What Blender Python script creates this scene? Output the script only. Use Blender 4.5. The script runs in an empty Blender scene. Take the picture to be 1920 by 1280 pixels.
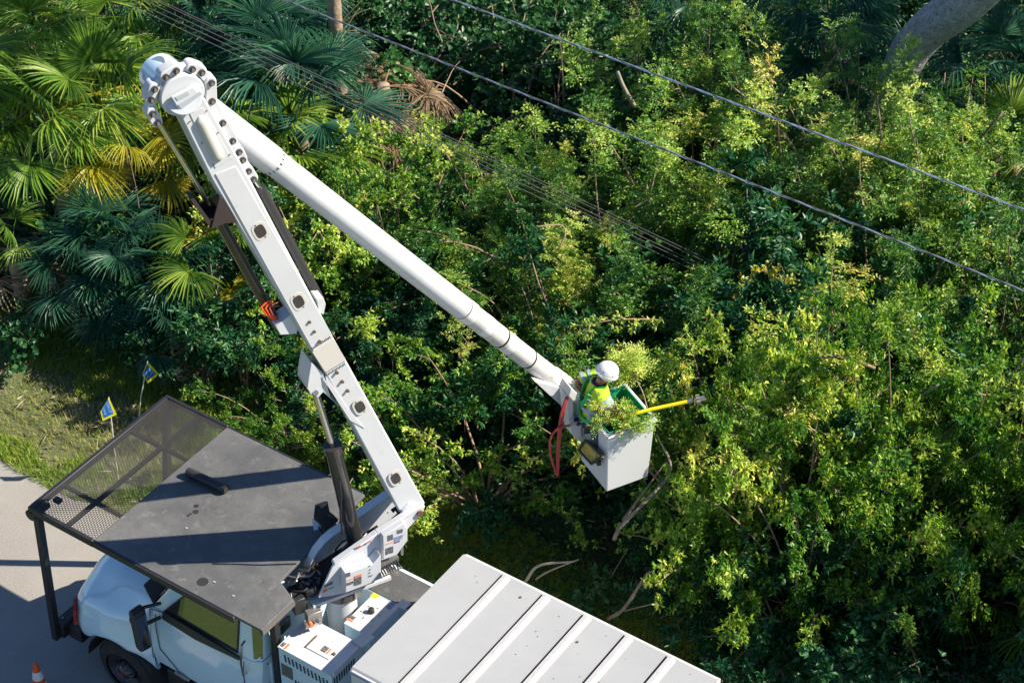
import bpy, bmesh, math, random
import numpy as np
from mathutils import Vector, Matrix
random.seed(7)
rng = np.random.default_rng(11)
D2R = math.radians
scene = bpy.context.scene
col = scene.collection

# ------------------------------------------------------------------ camera
# world frame: X along the truck towards its rear, Y towards the bushes, Z up, metres
CAM = np.array([11.59554552, -14.78249732, 22.97361007])
RR = np.array([0.82553216, 0.56435116, 0.00210191])
UU = np.array([-0.35887459, 0.52207959, 0.77371954])
FW = np.array([-0.43555216, 0.63948468, -0.63352479])
FPX = 4050.0
cd = bpy.data.cameras.new('camera'); cam = bpy.data.objects.new('camera', cd); col.objects.link(cam)
cam.matrix_world = Matrix(((RR[0], UU[0], -FW[0], CAM[0]), (RR[1], UU[1], -FW[1], CAM[1]), (RR[2], UU[2], -FW[2], CAM[2]), (0, 0, 0, 1)))
cd.sensor_width = 36; cd.lens = FPX / 1920 * 36; cd.clip_start = .5; cd.clip_end = 800
scene.camera = cam

# ------------------------------------------------------------------ light
SUN_AZ, SUN_EL = 34.0, 41.0
w = bpy.data.worlds.new('World'); scene.world = w; w.use_nodes = True
nt = w.node_tree; bg = nt.nodes['Background']
sk = nt.nodes.new('ShaderNodeTexSky'); sk.sky_type = 'NISHITA'; sk.sun_disc = False
sk.sun_elevation = D2R(SUN_EL); sk.sun_rotation = D2R(90 - SUN_AZ)
nt.links.new(sk.outputs[0], bg.inputs[0]); bg.inputs[1].default_value = 0.072; sk.ozone_density = 8.0; sk.dust_density = .4
sd = bpy.data.lights.new('sun', 'SUN'); sd.energy = 5.0; sd.angle = D2R(.5); sd.color = (1, .91, .76)
so = bpy.data.objects.new('sun', sd); col.objects.link(so)
S = Vector((math.cos(D2R(SUN_AZ)) * math.cos(D2R(SUN_EL)), math.sin(D2R(SUN_AZ)) * math.cos(D2R(SUN_EL)), math.sin(D2R(SUN_EL))))
so.rotation_euler = S.to_track_quat('Z', 'Y').to_euler(); so.location = (20, 14, 20)
scene.view_settings.view_transform = 'Standard'; scene.view_settings.look = 'None'
scene.view_settings.exposure = 0.95; scene.view_settings.gamma = 1; scene.view_settings.use_curve_mapping = False

# ------------------------------------------------------------------ where a point seen at (px, py) of the 1920x1280 photo lies on a known plane
def ray(px, py): return (px - 960) / FPX * RR - (py - 640) / FPX * UU + FW
def onz(px, py, z):
    d = ray(px, py); return CAM + d * (z - CAM[2]) / d[2]
def onpl(px, py, P0, n):
    d = ray(px, py); return CAM + d * (((P0 - CAM) @ n) / (d @ n))
AZ = D2R(62)
BD = np.array([math.cos(AZ), math.sin(AZ), 0.]); BN = np.array([-math.sin(AZ), math.cos(AZ), 0.]); ZZ = np.array([0, 0, 1.])
BO = np.array([-1.33, .26, 0.])
def bp(px, py, off=0.): return onpl(px, py, BO + BN * off, BN)      # on the boom's own plane
def bl(s, z, off=0.): return BO + BD * s + BN * off + ZZ * z
def ypl(px, py, y): return onpl(px, py, np.array([0, y, 0.]), np.array([0, 1., 0]))

# ------------------------------------------------------------------ mesh helpers
class MB:
    def __init__(s): s.v = []; s.f = []
    def add(s, vs, fs):
        b = len(s.v); s.v += [tuple(float(c) for c in p) for p in vs]; s.f += [tuple(i + b for i in f) for f in fs]; return s
    def obox(s, o, a, b, c):
        o, a, b, c = [np.array(q, float) for q in (o, a, b, c)]
        if np.cross(a, b) @ c < 0: a, b = b, a
        return s.add([o, o + a, o + a + b, o + b, o + c, o + a + c, o + a + b + c, o + b + c], [(3, 2, 1, 0), (4, 5, 6, 7), (0, 1, 5, 4), (1, 2, 6, 5), (2, 3, 7, 6), (3, 0, 4, 7)])
    def box(s, lo, hi):
        lo, hi = np.array(lo, float), np.array(hi, float)
        return s.obox(lo, (hi[0] - lo[0], 0, 0), (0, hi[1] - lo[1], 0), (0, 0, hi[2] - lo[2]))
    def cbox(s, c, a, b, d):        # centre and three full edge vectors
        c, a, b, d = [np.array(q, float) for q in (c, a, b, d)]
        return s.obox(c - (a + b + d) / 2, a, b, d)
    def prism(s, pts, vec):
        pts = [np.array(p, float) for p in pts]; vec = np.array(vec, float); n = len(pts)
        nn = sum((np.cross(pts[i] - pts[0], pts[(i + 1) % n] - pts[0]) for i in range(n)), np.zeros(3))
        if nn @ vec < 0: pts = pts[::-1]
        return s.add(pts + [p + vec for p in pts], [tuple(range(n))[::-1], tuple(range(n, 2 * n))] + [(i, (i + 1) % n, (i + 1) % n + n, i + n) for i in range(n)])
    def tube(s, pts, r, n=10, cap=True):
        pts = [np.array(p, float) for p in pts]; k = len(pts)
        rs = list(r) if hasattr(r, '__len__') else [r] * k
        if len(rs) != k: rs = list(np.interp(np.linspace(0, 1, k), np.linspace(0, 1, len(rs)), rs))
        t0 = pts[1] - pts[0]; t0 = t0 / np.linalg.norm(t0)
        u = np.cross(t0, (0, 0, 1.) if abs(t0[2]) < .9 else (1., 0, 0)); u /= np.linalg.norm(u)
        b = len(s.v)
        for i in range(k):
            t = pts[min(i + 1, k - 1)] - pts[max(i - 1, 0)]; t = t / (np.linalg.norm(t) + 1e-9)
            u = u - t * (u @ t); u /= np.linalg.norm(u); w_ = np.cross(t, u)
            for j in range(n):
                a = 2 * math.pi * j / n
                s.v.append(tuple(pts[i] + rs[i] * (math.cos(a) * u + math.sin(a) * w_)))
        for i in range(k - 1):
            for j in range(n):
                s.f.append((b + i * n + j, b + i * n + (j + 1) % n, b + (i + 1) * n + (j + 1) % n, b + (i + 1) * n + j))
        if cap:
            s.f.append(tuple(b + j for j in range(n))[::-1]); s.f.append(tuple(b + (k - 1) * n + j for j in range(n)))
        return s
    def cyl(s, a, b, r, r2=None, n=16): return s.tube([a, b], [r, r if r2 is None else r2], n)
    def ball(s, c, rx, ry=None, rz=None, n=12, m=8, half=False):
        ry = ry or rx; rz = rz or rx; vs = []; fs = []; m0 = m
        lo = 0 if half else -math.pi / 2
        for i in range(m + 1):
            e = lo + (math.pi / 2 - lo) * i / m
            for j in range(n):
                a = 2 * math.pi * j / n
                vs.append((c[0] + rx * math.cos(e) * math.cos(a), c[1] + ry * math.cos(e) * math.sin(a), c[2] + rz * math.sin(e)))
        for i in range(m):
            for j in range(n): fs.append((i * n + j, i * n + (j + 1) % n, (i + 1) * n + (j + 1) % n, (i + 1) * n + j))
        return s.add(vs, fs)

def raw(name, vs, fs, mt, smooth=False, ang=None):
    me = bpy.data.meshes.new(name); me.from_pydata(vs, [], fs); me.update()
    if mt: me.materials.append(mt)
    if smooth:
        me.polygons.foreach_set('use_smooth', [True] * len(me.polygons))
        if ang: me.set_sharp_from_angle(angle=D2R(ang))
    return me
def build(mb, name, mt, parent=None, ang=35, bevel=0, seg=2):
    me = raw(name, mb.v, mb.f, mt, True, ang)
    return put(name, me, parent, bevel, seg)
def put(name, me, parent=None, bevel=0, seg=2):
    o = bpy.data.objects.new(name, me); col.objects.link(o)
    if parent:
        o.parent = parent
        if parent.type == 'EMPTY': o.matrix_parent_inverse = Matrix.Translation(-parent.location)
    if bevel:
        b = o.modifiers.new('bevel', 'BEVEL'); b.width = bevel; b.segments = seg; b.limit_method = 'ANGLE'; b.angle_limit = D2R(40)
    return o
def tag(o, label=None, cat=None, group=None, kind=None):
    if label: o['label'] = label
    if cat: o['category'] = cat
    if group: o['group'] = group
    if kind: o['kind'] = kind
    return o
def empty(name, loc, label, cat, group=None):
    o = bpy.data.objects.new(name, None); col.objects.link(o); o.location = loc; o.empty_display_size = .2
    return tag(o, label, cat, group)

# ------------------------------------------------------------------ materials
def mat(name, c, rough=.5, metal=0, spec=.5, noise=None, bump=None, coat=0, emis=None):
    """noise = (scale, colour2, lo, hi, detail); bump = (scale, strength)"""
    m = bpy.data.materials.new(name); m.use_nodes = True; t = m.node_tree; N = t.nodes; L = t.links
    b = N['Principled BSDF']; b.inputs['Base Color'].default_value = (*c, 1); b.inputs['Roughness'].default_value = rough
    b.inputs['Metallic'].default_value = metal; b.inputs['Specular IOR Level'].default_value = spec; b.inputs['Coat Weight'].default_value = coat
    tc = N.new('ShaderNodeTexCoord')
    if noise:
        for k, nz in enumerate(noise if isinstance(noise, list) else [noise]):
            n = N.new('ShaderNodeTexNoise'); n.inputs['Scale'].default_value = nz[0]; n.inputs['Detail'].default_value = nz[4] if len(nz) > 4 else 6
            n.inputs['Roughness'].default_value = .65
            L.new(tc.outputs['Object'], n.inputs['Vector'])
            mr = N.new('ShaderNodeMapRange'); mr.inputs[1].default_value = nz[2]; mr.inputs[2].default_value = nz[3]
            L.new(n.outputs['Fac'], mr.inputs[0])
            mx = N.new('ShaderNodeMix'); mx.data_type = 'RGBA'; L.new(mr.outputs[0], mx.inputs['Factor'])
            src = b.inputs['Base Color'].links[0].from_socket if b.inputs['Base Color'].links else None
            if src: L.new(src, mx.inputs['A'])
            else: mx.inputs['A'].default_value = (*c, 1)
            mx.inputs['B'].default_value = (*nz[1], 1)
            L.new(mx.outputs['Result'], b.inputs['Base Color'])
    if bump:
        n = N.new('ShaderNodeTexNoise'); n.inputs['Scale'].default_value = bump[0]; n.inputs['Detail'].default_value = 5
        L.new(tc.outputs['Object'], n.inputs['Vector'])
        bu = N.new('ShaderNodeBump'); bu.inputs['Strength'].default_value = bump[1]; bu.inputs['Distance'].default_value = .02
        L.new(n.outputs['Fac'], bu.inputs['Height']); L.new(bu.outputs[0], b.inputs['Normal'])
    return m
def leafmat(name, stops, trans=.35, rough=.42, spec=.5):
    """colour by the per-leaf value 'rnd' (hue differences between leaves only)"""
    m = bpy.data.materials.new(name); m.use_nodes = True; t = m.node_tree; N = t.nodes; L = t.links
    b = N['Principled BSDF']; b.inputs['Roughness'].default_value = rough; b.inputs['Specular IOR Level'].default_value = spec
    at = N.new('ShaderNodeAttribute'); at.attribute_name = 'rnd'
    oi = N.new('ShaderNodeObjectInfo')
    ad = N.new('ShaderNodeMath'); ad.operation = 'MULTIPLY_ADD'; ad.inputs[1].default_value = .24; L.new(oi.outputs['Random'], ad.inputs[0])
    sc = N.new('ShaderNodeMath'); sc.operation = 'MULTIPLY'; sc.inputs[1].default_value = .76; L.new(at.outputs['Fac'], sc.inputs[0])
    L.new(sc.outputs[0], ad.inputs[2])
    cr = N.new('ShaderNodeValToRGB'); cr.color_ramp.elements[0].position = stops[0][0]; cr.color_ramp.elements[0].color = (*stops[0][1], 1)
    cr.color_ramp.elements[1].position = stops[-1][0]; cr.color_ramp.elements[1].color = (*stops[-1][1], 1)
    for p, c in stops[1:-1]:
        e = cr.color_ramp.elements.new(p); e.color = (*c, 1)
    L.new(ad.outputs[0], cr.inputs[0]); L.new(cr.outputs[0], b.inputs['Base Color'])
    tr = N.new('ShaderNodeBsdfTranslucent'); hs = N.new('ShaderNodeHueSaturation'); hs.inputs['Value'].default_value = 1.5; hs.inputs['Saturation'].default_value = 1.1; hs.inputs['Hue'].default_value = .485
    L.new(cr.outputs[0], hs.inputs['Color']); L.new(hs.outputs[0], tr.inputs[0])
    ms = N.new('ShaderNodeMixShader'); ms.inputs[0].default_value = trans
    L.new(b.outputs[0], ms.inputs[1]); L.new(tr.outputs[0], ms.inputs[2]); L.new(ms.outputs[0], N['Material Output'].inputs[0])
    return m
M = {}
M['white'] = mat('white_paint', (.6, .61, .63), .32, spec=.5, coat=.3, noise=[(1.3, (.56, .565, .58), .45, .8), (14, (.42, .41, .4), .66, .85)])
M['sky_tinted_white'] = mat('sky_tinted_white_paint', (.66, .82, .92), .14, spec=.5, coat=1, noise=[(2, (.58, .74, .85), .5, .8), (9, (.5, .6, .66), .64, .85)])  # white paint; the blue of skylit shade is put into its colour
M['boomwhite'] = mat('boom_white_paint', (.6, .61, .635), .4, coat=.15, noise=[(1.5, (.55, .555, .57), .42, .75), (5, (.44, .43, .415), .6, .85), (22, (.34, .31, .28), .68, .85)])
M['roofwhite'] = mat('roof_grey_white_paint', (.36, .368, .38), .45, noise=[(1.2, (.32, .328, .335), .4, .75), (30, (.25, .245, .235), .66, .85), (4, (.36, .36, .365), .6, .8)])
M['ribpaint'] = mat('rib_white_paint', (.43, .43, .435), .45, noise=(9, (.37, .365, .36), .45, .75))
M['fibre'] = mat('dirty_fibreglass', (.6, .58, .56), .38, noise=[(6, (.42, .38, .34), .5, .72), (25, (.36, .27, .18), .64, .8)])
M['meshmetal'] = mat('worn_mesh_metal', (.09, .085, .085), .5, metal=.2)
M['blackmetal'] = mat('black_paint', (.022, .022, .024), .42, noise=(12, (.05, .047, .043), .55, .8))
M['canopy'] = mat('rubbery_black_panel', (.08, .082, .085), .7, noise=[(1.1, (.135, .135, .133), .42, .66), (6, (.2, .195, .185), .57, .8), (45, (.055, .054, .054), .55, .75), (14, (.05, .05, .05), .6, .8)], bump=(60, .25))
M['canopyedge'] = mat('panel_edge', (.12, .11, .1), .6)
M['rubber'] = mat('rubber', (.022, .021, .021), .8, noise=(9, (.05, .046, .04), .5, .75), bump=(60, .3))
M['rim'] = mat('dark_steel_rim', (.05, .05, .055), .45, metal=.3, noise=(15, (.14, .11, .09), .58, .75))
M['chrome'] = mat('chrome', (.62, .6, .58), .16, metal=1, noise=(10, (.5, .42, .33), .5, .8))
M['steel'] = mat('grey_steel', (.34, .33, .32), .4, metal=.7, noise=(12, (.2, .17, .14), .5, .75))
M['darkcyl'] = mat('dark_cylinder', (.045, .038, .036), .22, metal=.2, coat=.4, noise=(8, (.075, .06, .05), .5, .8))
M['barrel'] = mat('gloss_cylinder', (.09, .085, .085), .12, metal=.7, noise=(8, (.06, .055, .05), .5, .8))
M['maroon'] = mat('dark_brown_paint', (.045, .032, .034), .35)
M['glass'] = mat('tinted_glass', (.2, .22, .19), .03, metal=.85)
M['darkplastic'] = mat('dark_plastic', (.03, .03, .032), .5)
M['mirror'] = mat('mirror_glass', (.55, .6, .65), .05, metal=1)
M['amber'] = mat('amber_lens', (.8, .3, .02), .3)
M['red'] = mat('red_lens', (.45, .03, .02), .3)
M['orange'] = mat('orange_plastic', (.9, .1, .015), .5, noise=(9, (.7, .08, .02), .5, .8))
M['reflect'] = mat('white_collar', (.75, .74, .72), .4, noise=(10, (.55, .53, .5), .5, .8))
M['hosered'] = mat('red_hose', (.42, .05, .045), .45)
M['hoseor'] = mat('orange_hose', (.6, .2, .06), .45)
M['hosebl'] = mat('black_hose', (.02, .02, .022), .4)
M['decred'] = mat('decal_orange', (.72, .17, .05), .5)
M['decdark'] = mat('decal_dark', (.06, .055, .06), .5, noise=(90, (.3, .3, .3), .5, .6, 2))
M['decblue'] = mat('decal_blue', (.12, .16, .45), .5, noise=(60, (.4, .4, .45), .5, .55, 2))
M['yellow'] = mat('yellow', (.8, .62, .02), .45)
M['traymat'] = mat('worn_yellow_tray', (.4, .32, .06), .6, noise=(12, (.1, .09, .05), .5, .65))
M['dullglass'] = mat('dull_window', (.42, .46, .5), .25)
M['beige'] = mat('beige_cover', (.6, .57, .52), .4)
M['brown'] = mat('brown_bolt', (.16, .1, .055), .6, metal=.3)
M['stain'] = mat('stain', (.03, .028, .027), .5)
M['blueflag'] = mat('flag_blue', (.02, .3, .85), .55)
M['yelflag'] = mat('flag_yellow', (.95, .92, .03), .55)
M['whiteflag'] = mat('flag_white', (.8, .82, .85), .55)
for k_ in ('blueflag', 'yelflag', 'whiteflag'):
    t_ = M[k_].node_tree; b_ = t_.nodes['Principled BSDF']; tr_ = t_.nodes.new('ShaderNodeBsdfTranslucent'); tr_.inputs[0].default_value = b_.inputs['Base Color'].default_value
    mx_ = t_.nodes.new('ShaderNodeMixShader'); mx_.inputs[0].default_value = .6; t_.links.new(b_.outputs[0], mx_.inputs[1]); t_.links.new(tr_.outputs[0], mx_.inputs[2]); t_.links.new(mx_.outputs[0], t_.nodes['Material Output'].inputs[0])
M['pole'] = mat('white_fibre_rod', (.65, .62, .56), .5)
M['vis'] = mat('hi_vis_yellow_cloth', (.45, .68, .03), .8, noise=(9, (.36, .55, .03), .5, .7), bump=(18, .6))
M['grey'] = mat('reflective_grey_tape', (.32, .4, .48), .45)
M['green'] = mat('green_webbing', (.01, .42, .09), .6)
M['liner'] = mat('green_liner', (.01, .26, .13), .4, noise=(5, (.03, .38, .22), .45, .7))
M['skin'] = mat('skin', (.42, .2, .12), .55, spec=.4)
M['jeans'] = mat('dark_trousers', (.04, .05, .08), .85)
M['helmet'] = mat('white_helmet', (.78, .77, .73), .3, coat=.4)
M['navy'] = mat('navy_collar', (.02, .025, .06), .8)
M['sawyel'] = mat('yellow_pole', (.75, .6, .01), .35)
M['bark'] = mat('bark', (.16, .125, .1), .85, noise=[(7, (.28, .23, .18), .42, .68), (25, (.09, .07, .055), .52, .72)], bump=(22, 1))
M['palmbark'] = mat('palm_bark', (.27, .19, .125), .85, noise=[(6, (.36, .27, .19), .42, .68)], bump=(14, 1))
M['oakbark'] = mat('oak_bark', (.3, .285, .275), .9, noise=[(9, (.42, .41, .4), .4, .62), (26, (.1, .09, .085), .5, .66)], bump=(16, 1.2))
M['twig'] = mat('twig', (.24, .15, .095), .7, noise=(12, (.34, .25, .18), .4, .7))
M['deadwood'] = mat('dead_wood', (.33, .28, .22), .8, noise=(12, (.2, .16, .12), .4, .7))
M['dead'] = leafmat('dead_frond', [(0, (.2, .135, .085)), (.5, (.36, .26, .165)), (1, (.52, .42, .3))], .2, .7, .2)
M['straw'] = leafmat('straw_litter', [(0, (.2, .15, .1)), (.6, (.36, .3, .22)), (1, (.55, .5, .42))], .1, .7, .2)
M['leafA'] = leafmat('pinnate_leaf', [(0, (.022, .09, .02)), (.35, (.06, .19, .028)), (.62, (.24, .41, .05)), (.85, (.66, .7, .17)), (1, (.5, .36, .1))], .4)
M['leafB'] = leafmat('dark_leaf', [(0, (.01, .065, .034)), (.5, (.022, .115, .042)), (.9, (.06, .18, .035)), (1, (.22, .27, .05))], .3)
M['leafC'] = leafmat('vine_leaf', [(0, (.022, .09, .02)), (.35, (.06, .2, .028)), (.6, (.26, .43, .05)), (.82, (.68, .72, .16)), (1, (.5, .4, .05))], .4)
M['leafD'] = leafmat('shade_vine_leaf', [(0, (.015, .075, .028)), (.5, (.035, .13, .035)), (.9, (.075, .21, .04)), (1, (.24, .28, .06))], .3)  # darker vine leaf; the shade of the hollows is put into its colour
M['palmG'] = leafmat('palmetto_leaf', [(0, (.06, .15, .03)), (.5, (.16, .31, .045)), (1, (.42, .5, .09))], .4, .35)
M['palmB'] = leafmat('blue_green_palm_leaf', [(0, (.02, .085, .06)), (.5, (.035, .13, .085)), (1, (.08, .19, .09))], .32, .35)
M['palmY'] = leafmat('sunlit_palm_leaf', [(0, (.34, .38, .04)), (.5, (.52, .5, .06)), (1, (.62, .5, .1))], .45, .35)  # palm leaf with the yellow of sunlight put into its colour
M['grassm'] = leafmat('grass_blade', [(0, (.07, .18, .025)), (.35, (.18, .33, .04)), (.65, (.33, .42, .06)), (.87, (.42, .38, .12)), (1, (.5, .41, .23))], .35, .5)

# ------------------------------------------------------------------ setting: ground, road
def groundmat():
    m = mat('soil', (.035, .04, .02), .95, noise=[(3, (.05, .07, .025), .4, .6), (30, (.11, .08, .055), .55, .75)], bump=(25, 1)); return m
def sheet(name, x0, y0, x1, y1, z, mt, nx=1, ny=1, wob=None):
    vs = []; fs = []
    for j in range(ny + 1):
        for i in range(nx + 1):
            x = x0 + (x1 - x0) * i / nx; y = y0 + (y1 - y0) * j / ny
            zz = z
            if wob: x, y, zz = wob(x, y, z, i, j)
            vs.append((x, y, zz))
    for j in range(ny):
        for i in range(nx):
            a = j * (nx + 1) + i; fs.append((a, a + 1, a + nx + 2, a + nx + 1))
    o = put(name, raw(name, vs, fs, mt, True)); return tag(o, kind='structure')
sheet('ground', -300, -300, 300, 300, -.03, groundmat())
def road_wob(x, y, z, i, j):
    if y > 1.0: y = 1.45 + .05 * math.sin(x * 1.7) + .04 * math.sin(x * 4.3 + 1) + .02 * math.sin(x * 11)
    return x, y, z
M['asphalt'] = mat('asphalt', (.31, .288, .265), .88, noise=[(70, (.15, .135, .12), .48, .66, 3), (45, (.5, .455, .41), .56, .72, 3), (.7, (.33, .31, .285), .4, .7)], bump=(130, .5))
sheet('road', -60, -3.5, 60, 1.5, .0, M['asphalt'], 600, 1, road_wob)
# a dark strip of verge soil, tan where the thatch of dead grass lies
def vergemat():
    return mat('verge_soil', (.11, .12, .045), .95, noise=[(1.2, (.24, .19, .12), .52, .66), (22, (.07, .1, .03), .45, .65), (60, (.26, .21, .14), .58, .75)], bump=(30, 1))
sheet('verge', -60, 1.3, 60, 4.6, -.012, vergemat(), 60, 4)
sheet('far_verge', -60, -14, 60, -3.45, -.012, mat('mown_grass', (.16, .2, .04), .9, noise=[(2, (.16, .2, .04), .4, .7), (40, (.06, .1, .02), .45, .7)], bump=(60, 1)))
# ------------------------------------------------------------------ the truck
T = empty('bucket_truck', (-1, 0, 0), 'white tree-care bucket truck parked on the road with its two white booms raised', 'truck')
def pt(name, mb, m, parent=T, ang=35, bevel=0, label=None, seg=2):
    o = build(mb, name, M[m] if isinstance(m, str) else m, parent, ang, bevel, seg)
    if label: o['label'] = label
    return o
# hood: lofted half profiles (y, z), mirrored
HX = [-5.18, -5.08, -4.9, -4.5, -4.0, -3.62]
HP = [[(0, 1.50), (.40, 1.49), (.52, 1.42), (.70, 1.36), (.84, 1.28), (.92, 1.12), (.93, .98), (.9, .85)],
      [(0, 1.72), (.46, 1.70), (.58, 1.60), (.76, 1.50), (.94, 1.40), (1.03, 1.15), (1.04, .98), (1.0, .82)],
      [(0, 1.82), (.50, 1.80), (.64, 1.68), (.82, 1.56), (1.01, 1.45), (1.10, 1.2), (1.12, .98), (1.1, .8)],
      [(0, 1.93), (.58, 1.91), (.72, 1.77), (.88, 1.63), (1.05, 1.52), (1.13, 1.28), (1.17, 1.12), (1.17, 1.0)],
      [(0, 2.03), (.68, 2.01), (.80, 1.86), (.91, 1.72), (1.03, 1.60), (1.12, 1.34), (1.17, 1.15), (1.17, 1.05)],
      [(0, 2.10), (.76, 2.08), (.87, 1.93), (.95, 1.80), (1.0, 1.66), (1.02, 1.34), (1.03, 1.1), (1.03, .8)]]
HP = np.array(HP); WX, WZ, WR = -4.2, .5, .5
mb = MB(); xs = np.linspace(HX[0], HX[-1], 34); K = 8
prof = []
for x in xs:
    p = np.array([[np.interp(x, HX, HP[:, k, c]) for c in (0, 1)] for k in range(K)])
    d = (x - WX) / .66
    if abs(d) < 1:
        arch = WZ + .66 * math.sqrt(1 - d * d)
        for k in range(K):
            if p[k, 1] < arch + .02 * (K - 1 - k): p[k, 1] = arch + .02 * (K - 1 - k)
    prof.append(p)
rows = []
for x, p in zip(xs, prof):
    full = [(x, -a, b) for a, b in p[::-1]] + [(x, a, b) for a, b in p[1:]]
    full.append((x, p[-1][0] - .12, p[-1][1])); full.insert(0, (x, -(p[-1][0] - .12), p[-1][1]))
    rows.append(full)
n = len(rows[0]); vs = [v for r in rows for v in r]; fs = []
for i in range(len(rows) - 1):
    for j in range(n - 1): fs.append((i * n + j, (i + 1) * n + j, (i + 1) * n + j + 1, i * n + j + 1))
fs.append(tuple(range(n)))
mb.add(vs, fs)
hood = pt('hood', mb, 'sky_tinted_white', ang=48)
hood.modifiers.new('sub', 'SUBSURF').levels = 1; hood.modifiers['sub'].render_levels = 1
# headlights, grille, bumper, marker lamp
for sy in (-1, 1):
    m_ = MB(); m_.prism([(-5.13, sy * .80, 1.30), (-5.06, sy * .99, 1.34), (-4.96, sy * 1.11, 1.3), (-4.97, sy * 1.13, 1.02), (-5.08, sy * 1.03, .98), (-5.13, sy * .8, 1.0)], (-.03, sy * .02, 0)); pt('headlight', m_, 'red' if sy < 0 else 'glass', hood, label='headlight with red and clear lens')
    m_ = MB(); m_.ball((-3.72, sy * 1.04, 1.42), .035, .02, .025); pt('marker_lamp', m_, 'amber', hood)
m_ = MB(); m_.prism([(-5.2, -.42, 1.42), (-5.2, .42, 1.42), (-5.19, .42, .8), (-5.19, -.42, .8)], (-.03, 0, 0)); pt('grille', m_, 'darkplastic', hood)
bump = pt('bumper', MB().box((-5.48, -1.12, .52), (-5.3, 1.12, .78)), 'blackmetal', bevel=.02)
pt('bumper', MB().box((-5.34, -1.0, .45), (-5.08, 1.0, .72)), 'darkplastic', bevel=.02)
for y in (-1.0, -.72, 1.0): pt('bolt', MB().cyl((-5.40, y, .78), (-5.40, y, .80), .016), 'steel', bump)
# cab
def cabp(x, y, z): return (x, y, z)
m_ = MB()
CB = [(-3.64, .99, .8), (-3.64, 1.0, 2.02), (-3.64, .80, 2.08)]
hw = 1.0
sec = [(-3.62, 1.0, .95, 2.03), (-1.86, 1.0, .95, 2.06), (-1.72, .93, .95, 2.06)]
# lower body
vs = []; fs = []
P8 = [(-3.62, -.96, .95), (-3.62, -1.01, 1.35), (-3.62, -1.0, 1.75), (-3.62, -.95, 2.04), (-3.62, .95, 2.04), (-3.62, 1.0, 1.75), (-3.62, 1.01, 1.35), (-3.62, .96, .95)]
R1 = [(x_, y, z) for x_, y, z in P8]
R2 = [(-1.88, y * 1.0, z) for _, y, z in P8]
R3 = [(-1.74, y * .92, z) for _, y, z in P8]
m_.add(R1 + R2 + R3, [tuple(range(8))] + [(a * 8 + i, a * 8 + (i + 1) % 8, (a + 1) * 8 + (i + 1) % 8, (a + 1) * 8 + i) for a in (0, 1) for i in range(8)] + [tuple(range(16, 24))[::-1]])
cab = pt('cab', m_, 'sky_tinted_white', bevel=.03, ang=30)
# greenhouse pillars and roof, glass between
gt = [(-3.12, .80, 2.80), (-1.95, .82, 2.84), (-1.80, .76, 2.84)]
m_ = MB()
bot = [(-3.62, .93, 2.03), (-1.88, .95, 2.05), (-1.76, .87, 2.05)]
def ring(pts): return [(a, -b, c) for a, b, c in pts] + [(a, b, c) for a, b, c in pts[::-1]]
b6, t6 = ring(bot), ring(gt)
m_.add(b6 + t6, [tuple(range(6, 12))] + [(i, (i + 1) % 6, (i + 1) % 6 + 6, i + 6) for i in range(6)])
roof = pt('roof', m_, 'sky_tinted_white', cab, bevel=.04, seg=3)
def lerp(a, b, t): return np.array(a) * (1 - t) + np.array(b) * t
def quadon(b0, b1, t0, t1, u0, u1, v0, v1, out):
    f = lambda u, v: lerp(lerp(b0, b1, u), lerp(t0, t1, u), v) + np.array(out)
    return [f(u0, v0), f(u1, v0), f(u1, v1), f(u0, v1)]
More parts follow.
